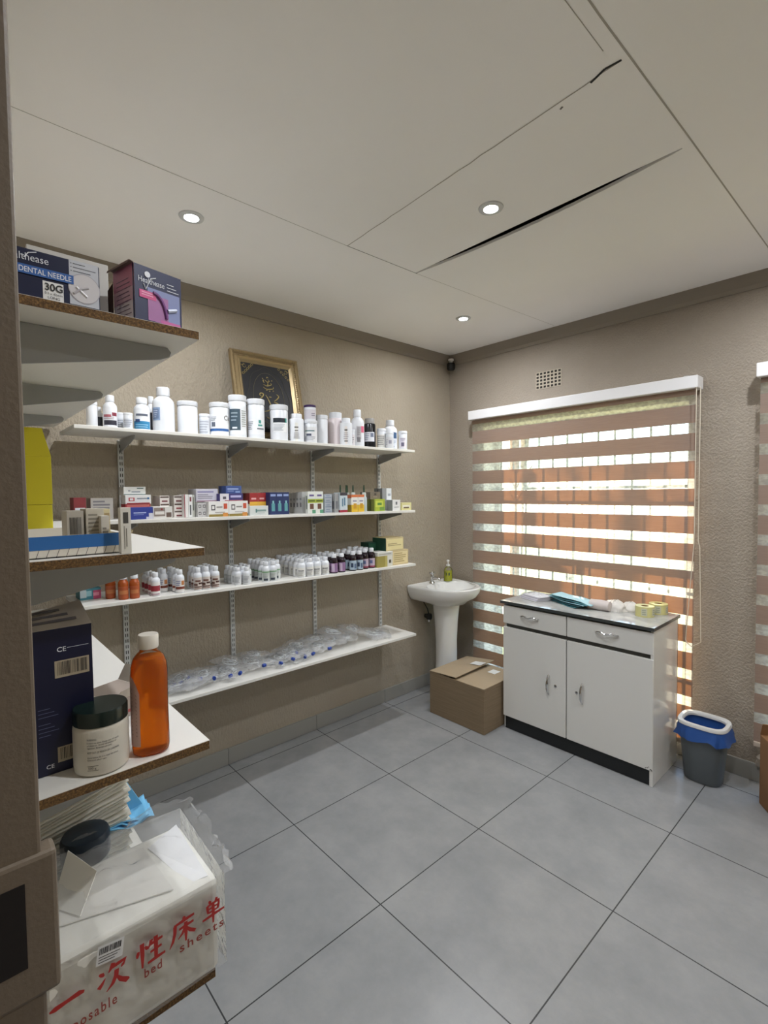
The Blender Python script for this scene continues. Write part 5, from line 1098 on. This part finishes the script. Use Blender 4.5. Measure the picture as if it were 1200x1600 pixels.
for o_ in COL.objects:
    if o_.parent and o_.parent.parent == t: o_.matrix_parent_inverse = Matrix.Identity(4)
m = MB(); CHD = mat('2b2622', .8)
for dx, dz_, s_ in ((-.028, .094, .006), (-.020, .100, .004), (-.012, .090, .008), (-.035, .090, .004), (-.006, .086, .006)):
    m.box(CX1+dx, CX1+dx+s_, CY0-.0006, CY0, dz_, dz_+.004, CHD)
rel_to(t, m, 'chipped_enamel')

# things on the cabinet
zc = .8326
t = tag(empty('sealed_pack', (.84, .46, zc)), 'clear-wrapped stack of white and lilac cards, leftmost on the cabinet', 'packet')
m = MB()
for k in range(5):
    a = .04*k; Mk = Matrix.Translation((.850+.004*k, .470+.003*k, zc+.0055*k+.001)) @ Matrix.Rotation(-.35+a*.2, 4, 'Z'); m.box(-.075, .075, -.058, .058, 0, .0048, mat(('d9d6da', 'b8b4c8', 'dedcdc', '9e98a8', 'd9d8dc')[k], .5), Mk)
rel_to(t, m, 'card_stack')
m = MB(); Mk = Matrix.Translation((.852, .472, zc)) @ Matrix.Rotation(-.32, 4, 'Z')
m.grid(lambda u, v: Mk @ Vector(((u-.5)*.19, (v-.5)*.145, .003+.034*(max(0, 1-(2*u-1)**6)*max(0, 1-(2*v-1)**6))+.006*noise.noise(Vector((u*7, v*7, 1))))), 24, 20, M_FILM)
rel_to(t, m, 'wrapper', smooth=True)
t = tag(empty('folded_wipes', (1.08, .46, zc)), 'fanned teal and pale blue folded pouches in the middle of the cabinet top', 'pouches')
for k in range(5):
    cl = ('2f6a74', '225058', '8fbcc8', '4c8a94', 'a6cdd6')[k]; m = MB(); Mk = Matrix.Translation((1.05+.016*k, .50-.004*k, zc+.001+.006*k)) @ Matrix.Rotation(-.42+.07*k, 4, 'Z')
    m.grid(lambda u, v, k=k, Mk=Mk: Mk @ Vector(((u-.5)*.27, (v-.5)*.10, .004*math.sin(u*6+k)+.004+.014*k*(1-u)*.5+.003*noise.noise(Vector((u*6, v*5, k))))), 18, 8, mat(cl, .45))
    rel_to(t, m, 'pouch', smooth=True, solid=.003, label=('dark teal', 'deep teal', 'pale blue', 'mid teal', 'pale blue')[k]+' pouch')
t = tag(empty('glove_bundle', (1.30, .50, zc)), 'crumpled bundle of white cloth and plastic beside the tape rolls', 'bundle')
m = MB(); m.lathe([(.012, -.06), (.028, -.056), (.031, 0), (.028, .056), (.012, .06)], mat('c9c0bd', .5), M=Matrix.Translation((1.270, .475, zc+.029)) @ Matrix.Rotation(R(90), 4, 'Y'), seg=20, sy=1.1); rel_to(t, m, 'rolled_pack', smooth=True)
for kx, ky, rr_, sd in ((1.335, .53, .055, 1), (1.40, .575, .048, 2), (1.30, .565, .045, 3)):
    m = MB()
    m.grid(lambda u, v: Vector((kx+rr_*1.15*math.cos(2*PI*u)*math.sin(PI*v*.5+.0001)*(1+.25*noise.noise(Vector((math.cos(2*PI*u)*3, math.sin(2*PI*u)*3, v*3+sd)))), ky+rr_*.8*math.sin(2*PI*u)*math.sin(PI*v*.5+.0001)*(1+.25*noise.noise(Vector((math.cos(2*PI*u)*3, math.sin(2*PI*u)*3, v*3+sd)))), zc+rr_*1.05*math.cos(PI*v*.5)*(1+.3*noise.noise(Vector((math.cos(2*PI*u)*4, math.sin(2*PI*u)*4, v*4)))))), 32, 12, mat('d8d4ce', .6))
    rel_to(t, m, 'crumpled_cloth', smooth=True)
def tape(x, y, label):
    t = tag(empty('tape_roll', (x, y, zc), .4), label, 'tape roll', 'pale yellow tape rolls')
    m = MB(); ro_, ri, h_ = .048, .020, .056; seg = 40; rs = []
    for r_, z_ in ((ri, 0), (ro_, 0), (ro_, h_), (ri, h_), (ri, 0)): rs.append([Vector((r_*math.cos(2*PI*i/seg), r_*math.sin(2*PI*i/seg), z_)) for i in range(seg)])
    m.rings(rs, mat('cfc98a', .45), False, False); m.build('tape', t, smooth=True)
    m = MB(); rs = [[Vector((r_*math.cos(2*PI*i/seg), r_*math.sin(2*PI*i/seg), z_)) for i in range(seg)] for r_, z_ in ((ri-.0002, .001), (ri-.0002, h_-.001), (ri-.003, h_-.001), (ri-.003, .001), (ri-.0002, .001))]
    m.rings(rs, mat('8d6c44', .7), False, False); m.build('core', t, smooth=True)
    m = MB()
    for q in range(5): a0 = -2.0+1.2*q; m.arc((0, 0, 0), ro_+.0004, .008, h_-.008, a0, a0+.62, mat('c6c6ae', .5)); [m.arc((0, 0, 0), ro_+.0008, .014+.011*k, .018+.011*k, a0+.1, a0+.5, mat('8c9484', .5)) for k in range(3)]
    m.build('printed_label', t)
tape(1.498, .520, 'pale yellow printed tape roll nearest the front edge of the cabinet')
tape(1.530, .632, 'pale yellow tape roll behind the front one on the cabinet')

# ------------------------------------------------------------------ cardboard box in front of the basin
t = tag(empty('cardboard_box', (.47, .30, 0)), 'brown cardboard box with folded-over flaps on the floor by the basin', 'box')
m = MB(); bx0, bx1, by0, by1, bh = .247, .705, .118, .50, .292
m.box(bx0, bx1, by0, by1, .001, bh-.02, M_CARD); m.box(bx0, bx0+.004, by0, by1, bh-.02, bh, M_CARD); m.box(bx1-.004, bx1, by0, by1, bh-.02, bh, M_CARD); m.box(bx0, bx1, by0, by0+.004, bh-.02, bh, M_CARD); m.box(bx0, bx1, by1-.004, by1, bh-.02, bh, M_CARD)
rel_to(t, m, 'carton_body', bevel=.002)
CT = mat('a8957a', .8)  # paler copy of the cardboard, painting in the light on the flaps
m = MB(); m.add([(bx0, by0, bh), (bx0, by1+.03, bh+.004), (bx0+.245, by1+.03, bh+.034), (bx0+.235, by0-.004, bh+.016)], [(0, 1, 2, 3)], CT); rel_to(t, m, 'left_flap', solid=.004)
m = MB(); m.add([(bx1, by0, bh), (bx1, by1, bh+.003), (bx0+.21, by1, bh+.004), (bx0+.21, by0, bh-.004)], [(0, 1, 2, 3)], CT); rel_to(t, m, 'right_flap', solid=.004)
m = MB(); m.add([(bx0+.15, by1-.13, bh+.0265), (bx0+.15, by1-.06, bh+.0275), (bx0+.24, by1-.06, bh+.0375), (bx0+.24, by1-.13, bh+.036)], [(0, 1, 2, 3)], M_WHITE); rel_to(t, m, 'white_sticker'); m = MB(); m.add([(bx0+.30, by1-.13, bh+.0065), (bx0+.30, by1-.06, bh+.0068), (bx0+.36, by1-.06, bh+.0068), (bx0+.36, by1-.13, bh+.0065)], [(0, 1, 2, 3)], M_WHITE)
rel_to(t, m, 'white_sticker')

# ------------------------------------------------------------------ waste bin
t = tag(empty('waste_bin', (1.775, .585, 0)), 'grey plastic bin with white rim and blue liner right of the cabinet', 'bin')
def sup(rx, ry, z, sq=3.4, seg=56, wob=0, sd=0):
    out = []
    for i in range(seg):
        a = 2*PI*i/seg; ca, sa = math.cos(a), math.sin(a); k = 1+wob*noise.noise(Vector((ca*3, sa*3, sd)))
        out.append(Vector((k*rx*math.copysign(abs(ca)**(2/sq), ca), k*ry*math.copysign(abs(sa)**(2/sq), sa), z)))
    return out
MBIN = mat('5d6468', .4)
m = MB(); m.rings([sup(.080, .068, .001, 2.8), sup(.086, .074, .008, 2.8), sup(.108, .098, .30, 3.4), sup(.104, .094, .30, 3.4), sup(.080, .068, .014, 2.8)], MBIN); m.build('body', t, smooth=True)
MLIN = mat('27549c', .5, name='blue_liner', Transmission_Weight=.1)
m = MB()
lo = sup(.126, .114, .235, 3.0, 56, .16, 5)
for i, v in enumerate(lo): v.z = .232+.022*noise.noise(Vector((math.cos(2*PI*i/56)*2.2, math.sin(2*PI*i/56)*2.2, 7)))
mid1 = sup(.119, .108, .265, 3.2, 56, .09, 8)
m.rings([lo, mid1, sup(.112, .102, .298, 3.4), sup(.110, .100, .306, 3.4), sup(.100, .088, .300, 3.4), sup(.090, .078, .20, 3.0, 56, .08, 3), sup(.06, .05, .10, 3.0, 56, .1, 4)], MLIN, False, True)
m.build('liner', t, smooth=True, label='blue bin liner folded over the edge')
m = MB(); m.rings([sup(.115, .105, .300), sup(.116, .106, .306), sup(.112, .102, .316), sup(.096, .084, .316), sup(.090, .078, .308), sup(.090, .078, .298), sup(.115, .105, .300)], mat('dcdcda', .35), False, False); m.build('rim', t, smooth=True)

# ------------------------------------------------------------------ cardboard carton at the right edge
t = tag(empty('cardboard_carton', (2.02, .545, 0), R(-55)), 'tall brown cardboard carton cut off by the right edge of the photo', 'box')
m = MB(); m.box(0, .36, 0, .20, .001, .34, mat('84603e', .85)); m.build('carton_body', t, bevel=.003)
m = MB(); m.add([(0, 0, .34), (0, .2, .34), (-.0+.02, .2, .40), (.02, 0, .40)], [(0, 1, 2, 3)], mat('8c6a48', .85)); m.build('flap', t, solid=.003)
